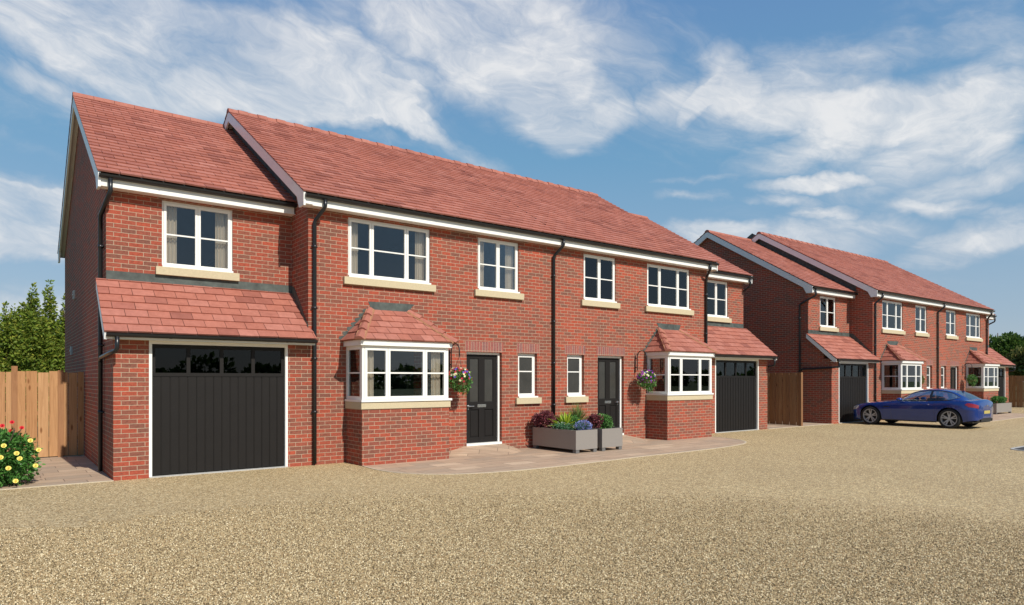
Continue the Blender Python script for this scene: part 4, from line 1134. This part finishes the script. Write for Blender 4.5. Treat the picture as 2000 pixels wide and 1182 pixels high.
# greenhouse
ROOF = [(-1.62, .885, .0), (-1.8, .96, .1), (-2.05, 1.105, .3), (-2.3, 1.215, .6), (-2.6, 1.29, .9), (-2.9, 1.312, 1), (-3.2, 1.292, 1), (-3.5, 1.225, 1), (-3.8, 1.115, .8), (-4.05, 1.0, .4), (-4.2, .93, .1)]
def gP(y, t, off=0):
    """t 0..1 side glass from belt to roof rail, 1..2 across the roof"""
    w, zt, zs, zb = interp(BODY, y); zr, k = interp(ROOF, y)
    zr = max(zr, zs+.02)
    yq = y; y = my(y); belt = Vector((-(w-.075), y, zs+.012)); hw = .56 if yq > -3.2 else .56-.06*(-3.2-yq)
    rail = Vector((-min(w-.10, hw+.10*(1-min(1, k))), y, zr-.045))
    if rail.z < belt.z: rail.z = belt.z
    if t <= 1:
        p = belt.lerp(rail, t); p.x -= .03*math.sin(math.pi*t); return p+Vector((-off, 0, off*.4))
    f = t-1; p = Vector((rail.x*(1-f), y, rail.z+(zr-rail.z)*(1-(1-f)**2.2))); return p+Vector((-off*(1-f), 0, off))
def gside(y):   # side window extents in t for a given y
    if y > -1.93 or y < -3.80: return None
    lo = .10
    if y > -2.6: hi = .86
    hi = .87
    if y < -3.45: lo = .10+.50*((-3.45-y)/.35)**1.6; hi = .87-.22*((-3.45-y)/.35)
    return lo, hi
def gclass(y, t):
    if t <= 1:
        e = gside(y)
        if e and e[0] < t < e[1]: return 'pillar' if -2.93 < y < -2.84 else 'glass'
        return 'trim' if (e and e[0]-.09 < t < e[1]+.07) else 'paint'
    zr, k = interp(ROOF, y)
    f = t-1
    if y > -2.33 and f > .06: return 'glass'
    if -4.08 < y < -3.48 and f > .10: return 'glass'
    return 'paint'
parts = {'glass': MB(), 'paint': MB(), 'trim': MB()}
ny, ns = 110, 44; y0, y1 = -1.64, -4.2
for i in range(ny):
    for j in range(ns):
        ya, yb = y0+(y1-y0)*i/ny, y0+(y1-y0)*(i+1)/ny; ta, tb = 2*j/ns, 2*(j+1)/ns
        c = gclass((ya+yb)/2, (ta+tb)/2); c = 'trim' if c == 'pillar' else c
        q = [tuple(gP(ya, ta)), tuple(gP(ya, tb)), tuple(gP(yb, tb)), tuple(gP(yb, ta))]
        mirror_add(parts[c], q, [(0, 1, 2, 3)])
def weld(o):
    import bmesh
    bm = bmesh.new(); bm.from_mesh(o.data); bmesh.ops.remove_doubles(bm, verts=bm.verts, dist=.0005); bm.to_mesh(o.data); bm.free()
for k_, nm in (('paint', 'roof'), ('glass', 'car_window'), ('trim', 'window_trim')):
    o = world(parts[k_]).build(nm, M[{'paint': 'paint', 'glass': 'carglass', 'trim': 'carblack'}[k_]], car, smooth=True); weld(o)
# floor pan, wheel wells and seats
f = MB(); f.box(-.78, .78, -4.1, -.38, .20, .26); f.box(-.60, .60, -4.05, -.45, .26, .60)
world(f).build('underbody', M['carblack'], car)
s = MB()
for (sx, sy) in ((-.36, -2.75), (.36, -2.75), (-.34, -3.35), (.34, -3.35)):
    s.box(sx-.22, sx+.22, sy-.08, sy+.06, .5, .98); s.box(sx-.12, sx+.12, sy-.07, sy+.02, 1.0, 1.13)
world(s).build('seat', M['seat'], car, bevel=.03)
def wheel(x, y, side):
    mb = MB(); n = 40; prof = [(.245, -.115), (.28, -.118), (.31, -.11), (.325, -.085), (.328, 0), (.325, .085), (.31, .11), (.28, .118), (.245, .115)]
    for r_, a in prof:
        for j in range(n): mb.v.append((x+a, y+r_*math.cos(6.28319*j/n), WZ+.003+r_*math.sin(6.28319*j/n)))
    for i in range(len(prof)-1):
        for j in range(n): mb.f.append((i*n+j, i*n+(j+1) % n, (i+1)*n+(j+1) % n, (i+1)*n+j))
    rm = MB(); xo = x+side*.095
    for (ra, rb, xa, xb) in ((.222, .252, xo-.01*side, xo+.012*side),):
        for j in range(n):
            a0, a1 = 6.28319*j/n, 6.28319*(j+1)/n
            P = lambda r_, a, xx: (xx, y+r_*math.cos(a), WZ+.003+r_*math.sin(a))
            rm.quad(P(ra, a0, xb), P(rb, a0, xb), P(rb, a1, xb), P(ra, a1, xb)); rm.quad(P(ra, a0, xb), P(ra, a1, xb), P(ra, a1, x-side*.08), P(ra, a0, x-side*.08))
            rm.quad(P(0, a0, x-side*.02), P(.07, a0, x-side*.02), P(.07, a1, x-side*.02), P(0, a1, x-side*.02))
    sp = MB()
    for k in range(5):
        for dd in (-1, 1):
            a = math.pi/2+k*6.28319/5; a_in = a+dd*.16; a_out = a+dd*.19
            r0, r1 = .045, .228; w0, w1 = .018, .016
            def P(r_, aa, ww, xx): return (xx, y+r_*math.cos(aa)-ww*math.sin(aa), WZ+.003+r_*math.sin(aa)+ww*math.cos(aa))
            f0 = xo-.012*side; f1 = xo+.006*side
            pts = [P(r0, a_in*1.0, -w0, f0), P(r0, a_in, w0, f0), P(r1, a_out, w1, f1), P(r1, a_out, -w1, f1), P(r0, a_in, -w0, f0-.03*side), P(r0, a_in, w0, f0-.03*side), P(r1, a_out, w1, f1-.03*side), P(r1, a_out, -w1, f1-.03*side)]
            rm.add(pts, [(0, 1, 2, 3), (7, 6, 5, 4), (0, 3, 7, 4), (1, 5, 6, 2), (0, 4, 5, 1), (3, 2, 6, 7)])
    rm.tube([(xo-.03*side, y, WZ+.003), (xo, y, WZ+.003)], .05, 16)
    hub = MB(); hub.tube([(x-.08*side, y, WZ+.003), (x+.005*side, y, WZ+.003)], .225, 28)
    w_ = world(rm).build('wheel', M['alloy'], car)
    world(mb).build('tyre', M['tyre'], w_, smooth=True); world(hub).build('brake_disc', M['carblack'], w_, smooth=False)
for y_ in (YF, YR):
    wheel(-.80, y_, -1); wheel(.80, y_, 1)
# arch liners
for y_ in (YF, YR):
    for s_ in (-1, 1):
        a = MB(); n = 24
        for j in range(n):
            a0, a1 = math.pi*j/n-.25*0, math.pi*(j+1)/n; r_ = .372
            P = lambda xx, an: (xx, y_+r_*math.cos(an), WZ+r_*math.sin(an))
            a.quad(P(s_*.875, a0), P(s_*.875, a1), P(s_*.6, a1), P(s_*.6, a0))
        world(a).build('wheel_arch', M['carblack'], car)
# lamps: patches lifted off the body surface
for s_ in (1, -1):
    def side_patch(name, m, y0, y1, t0, t1, off=.004, mask=None, nn=(20, 8)):
        p = patch(y0, y1, t0, t1, nn[0], nn[1], off, False, False, mask)
        if s_ < 0: p.v = [(-x, y, z) for x, y, z in p.v]; p.f = [tuple(reversed(q)) for q in p.f]
        return world(p).build(name, m, car, smooth=True)
    side_patch('tail_lamp', M['tail'], -4.06, -4.45, .72, .92, .006, lambda y, t: (t-.83) < .08*min(1, (-4.04-y)/.08) and (t-.83) > -.10*min(1, (-4.04-y)/.15))
    side_patch('headlamp', M['lens'], -.06, -.42, .72, .97, .005, lambda y, t: t > .80-.18*min(1, (y+.42)/.2))
    side_patch('side_vent', M['carblack'], -1.42, -1.62, .72, .77, .006)
    side_patch('side_skirt', M['carblack'], -1.36, -3.08, .0, .05, .004)
    mr = MB(); mr.sphere((-.99*s_, -1.98, .925), .1, 12, 8, .62); mr.tube([(-.86*s_, -1.96, .875), (-.97*s_, -1.97, .90)], .022, 8)
    world(mr).build('mirror', M['paint'], car, smooth=True)
    hd = MB(); q = bodyP(-2.72, .86); hd.tube([(s_*(q.x-.012), -2.62, q.z), (s_*(q.x-.024), -2.66, q.z), (s_*(q.x-.024), -2.82, q.z), (s_*(q.x-.012), -2.86, q.z)], .011, 8)
    world(hd).build('door_handle', M['paint'], car, smooth=True)
    # door shut lines as thin dark grooves
    for (ya, yb_) in ((-1.66, -1.67), (-3.02, -3.03)):
        side_patch('door_gap', M['carblack'], ya, ya-.006, .08, .99, .0015, None, (1, 14))
    ex = MB()
    for dx_ in (.52, .62): ex.tube([(-dx_*s_, -4.1, .27), (-dx_*s_, my(-4.42), .27)], .035, 12)
    world(ex).build('exhaust', M['carblack'], car, smooth=True)
d = MB(); d.box(-.45, .45, my(-4.46), -4.0, .25, .35); world(d).build('diffuser', M['carblack'], car)
pl = MB(); pl.box(-.26, .26, my(-4.49), my(-4.481), .50, .60); world(pl).build('number_plate', M['plate'], car)
bd = MB(); bd.tube([(0, my(-4.475), .76), (0, my(-4.488), .755)], .035, 16); world(bd).build('boot_badge', M['chrome'], car)
an = MB(); an.prism([(-3.52, 1.21), (-3.62, 1.185), (-3.61, 1.24)], 'x', -.012, .012); world(an).build('antenna', M['paint'], car)

# ------------------------------------------------------------------ world: sky with cirrus
SUN = Vector((.075, -1.0, .88)).normalized()
elev = math.asin(SUN.z); azim = math.atan2(SUN.x, SUN.y)
wd = bpy.data.worlds.new('World'); sc.world = wd; wd.use_nodes = True; nt = wd.node_tree; nt.nodes.clear()
out = N(nt, 'ShaderNodeOutputWorld'); bg = N(nt, 'ShaderNodeBackground'); nt.links.new(bg.outputs[0], out.inputs[0]); bg.inputs[1].default_value = .14
sky = N(nt, 'ShaderNodeTexSky', sky_type='NISHITA', sun_disc=False); sky.sun_elevation = elev; sky.sun_rotation = azim
sky.air_density = 1.0; sky.dust_density = 1.0; sky.ozone_density = 2.0
tc = N(nt, 'ShaderNodeTexCoord'); dv = tc.outputs['Generated']
sx = N(nt, 'ShaderNodeSeparateXYZ'); nt.links.new(dv, sx.inputs[0])
az = math_(nt, 'ARCTAN2', sx.outputs[0], sx.outputs[1]); el = math_(nt, 'ARCSINE', sx.outputs[2])
ae = N(nt, 'ShaderNodeCombineXYZ'); nt.links.new(az, ae.inputs[0]); nt.links.new(el, ae.inputs[1])
# cloud-plane coordinates for the fine structure
den = math_(nt, 'ADD', math_(nt, 'MAXIMUM', sx.outputs[2], 0.0), .16)
cp = N(nt, 'ShaderNodeCombineXYZ'); nt.links.new(math_(nt, 'DIVIDE', sx.outputs[0], den), cp.inputs[0]); nt.links.new(math_(nt, 'DIVIDE', sx.outputs[1], den), cp.inputs[1])
mpr = N(nt, 'ShaderNodeMapping', vector_type='TEXTURE'); mpr.inputs['Rotation'].default_value = (0, 0, R(-14)); nt.links.new(ae.outputs[0], mpr.inputs[0])
mps = N(nt, 'ShaderNodeMapping'); mps.inputs['Scale'].default_value = (3.4, 8.0, 1); nt.links.new(mpr.outputs[0], mps.inputs[0])
wn = noise(nt, mps.outputs[0], .8, 4, .55); wv = N(nt, 'ShaderNodeVectorMath', operation='MULTIPLY_ADD')
nt.links.new(wn.outputs[1], wv.inputs[0]); wv.inputs[1].default_value = (1.1, 1.3, 0); nt.links.new(mps.outputs[0], wv.inputs[2])
n1 = noise(nt, wv.outputs[0], .85, 10, .62); n2 = noise(nt, wv.outputs[0], 3.2, 8, .66)
# warp the blob coordinates so that their outline is ragged
wn2 = noise(nt, ae.outputs[0], 6.0, 5, .6)
wa = N(nt, 'ShaderNodeVectorMath', operation='MULTIPLY_ADD'); nt.links.new(wn2.outputs[1], wa.inputs[0]); wa.inputs[1].default_value = (.13, .075, 0); nt.links.new(ae.outputs[0], wa.inputs[2])
off = N(nt, 'ShaderNodeVectorMath', operation='SUBTRACT'); nt.links.new(wa.outputs[0], off.inputs[0]); off.inputs[1].default_value = (.065, .0375, 0)
def ang(u, v):
    a = math.atan((u-1000)/FPX); return YAW+a, math.atan((HV-v)/FPX*math.cos(a))
BL = [ # u, v, ru, rv, tilt(deg, + = down to the right), amount
    (330, 70, 430, 110, 4, 1.0), (560, 120, 260, 70, 8, .7), (120, 20, 260, 80, 0, .6), (300, 190, 200, 55, 10, .7), (630, 185, 220, 48, 4, 1.5), (760, 225, 130, 26, 22, 1.1), (470, 165, 120, 40, 0, .8),
    (900, 60, 260, 110, 10, .75), (1080, 60, 200, 80, 12, .65), (1050, 190, 170, 80, 12, .95), (860, 30, 160, 70, 0, .6), (1130, 240, 130, 34, -8, .5),
    (1428, 140, 70, 46, 50, .6), (1400, 175, 80, 20, -30, .7), (1560, 190, 230, 50, 8, .75), (1750, 215, 240, 55, 4, .65), (1650, 100, 300, 42, 6, .5), (1850, 270, 240, 70, -12, .75), (1310, 188, 60, 34, 0, .7), (1950, 200, 130, 80, -30, .6), (1900, 345, 200, 26, -14, .6), (1620, 275, 200, 34, -8, .65),
    (1570, 357, 105, 17, 6, 1.2), (1345, 381, 75, 12, 3, .85), (1360, 349, 80, 8, 0, .6), (1530, 388, 85, 12, 12, .75), (1610, 412, 70, 10, 5, .7),
    (1520, 462, 260, 40, 2, 1.0), (1400, 450, 90, 26, 0, .8), (1900, 455, 140, 42, -16, 1.05), (1840, 400, 110, 14, 8, .7), (1980, 470, 80, 35, 0, .8),
    (280, 70, 700, 200, 4, .38), (1000, 120, 480, 220, 10, .34), (1680, 170, 600, 190, 4, .34), (200, 250, 300, 60, 12, .25), (1500, 430, 500, 120, 0, .22), (545, 178, 120, 34, -4, 1.1), (690, 188, 120, 34, 8, 1.2), (45, 400, 120, 46, 0, 1.1), (60, 480, 170, 40, 0, .9),
    (60, 395, 170, 60, 4, 1.5), (40, 460, 230, 50, 0, 1.1), (70, 600, 380, 50, 0, .9), (60, 160, 140, 22, 15, .45), (950, 325, 180, 22, 18, .5), (60, 285, 170, 18, 15, .45)]
tot = None
for (u, v, ru, rv, tl, amt) in BL:
    a0, e0 = ang(u, v); k = math.cos(math.atan((u-1000)/FPX))
    mp = N(nt, 'ShaderNodeMapping', vector_type='TEXTURE'); mp.inputs['Location'].default_value = (a0, e0, 0); mp.inputs['Rotation'].default_value = (0, 0, R(-tl)); mp.inputs['Scale'].default_value = (1.15*ru/FPX*k*k, 1.15*rv/FPX*k, 1)
    nt.links.new(off.outputs[0], mp.inputs[0])
    gr = N(nt, 'ShaderNodeTexGradient', gradient_type='SPHERICAL'); nt.links.new(mp.outputs[0], gr.inputs[0])
    g2 = math_(nt, 'POWER', gr.outputs['Fac'], .7)
    t_ = math_(nt, 'MULTIPLY', g2, amt); tot = t_ if tot is None else math_(nt, 'ADD', math_(nt, 'MULTIPLY', tot, 1.0), t_)
cov = math_(nt, 'MINIMUM', tot, 1.0)
# fill outside the photograph: thin general cirrus
nz = math_(nt, 'ADD', math_(nt, 'MULTIPLY', n1.outputs[0], .66), math_(nt, 'MULTIPLY', n2.outputs[0], .34))
dens = math_(nt, 'ADD', math_(nt, 'MULTIPLY', cov, .80), math_(nt, 'MULTIPLY', math_(nt, 'SUBTRACT', nz, .5), 2.35))
mr = N(nt, 'ShaderNodeMapRange', interpolation_type='SMOOTHSTEP'); nt.links.new(dens, mr.inputs[0]); mr.inputs[1].default_value = .06; mr.inputs[2].default_value = 1.15; mr.inputs[3].default_value = 0; mr.inputs[4].default_value = .86
# sky tint
egr = ramp(nt, [(0, (3.1, 3.6, 4.1)), (.06, (2.35, 3.2, 4.1)), (.14, (1.75, 2.9, 4.1)), (.24, (1.12, 2.55, 4.0)), (.42, (.88, 1.90, 3.75)), (1, (.5, 1.25, 3.0))])
nt.links.new(math_(nt, 'DIVIDE', el, 1.3), egr.inputs[0])
tint = mixc(nt, sky.outputs[0], egr.outputs[0], .85)
cshade = ramp(nt, [(.3, (3.9, 4.2, 4.75)), (.58, (5.1, 5.2, 5.4)), (.85, (6.5, 6.4, 6.3))]); nt.links.new(math_(nt, 'ADD', math_(nt, 'MULTIPLY', dens, .62), math_(nt, 'MULTIPLY', n2.outputs[0], .4)), cshade.inputs[0])
CLOUD = cshade
cl = mixc(nt, tint, cshade.outputs[0], mr.outputs[0])
nt.links.new(cl, bg.inputs[0])
SKYTINT = tint

sun = bpy.data.lights.new('sun', 'SUN'); sun.energy = 5.0; sun.angle = R(.55); sun.color = (1.0, .945, .85)
so = bpy.data.objects.new('sun', sun); COL.objects.link(so); so.rotation_euler = SUN.to_track_quat('Z', 'Y').to_euler(); so.location = (0, -30, 30)

cam = bpy.data.cameras.new('camera'); co = bpy.data.objects.new('camera', cam); COL.objects.link(co)
co.location = (CAMX, CAMY, CAMZ); co.rotation_euler = (R(90), 0, -YAW)
cam.lens = 36*FPX/2000; cam.sensor_width = 36; cam.sensor_fit = 'HORIZONTAL'; cam.shift_y = (HV-591)/2000; cam.clip_end = 2000; cam.clip_start = .05
sc.camera = co
sc.view_settings.view_transform = 'Standard'; sc.view_settings.look = 'None'; sc.view_settings.exposure = 0; sc.view_settings.gamma = 1
sc.render.engine = 'CYCLES'
sc.cycles.max_bounces = 8; sc.cycles.transparent_max_bounces = 16
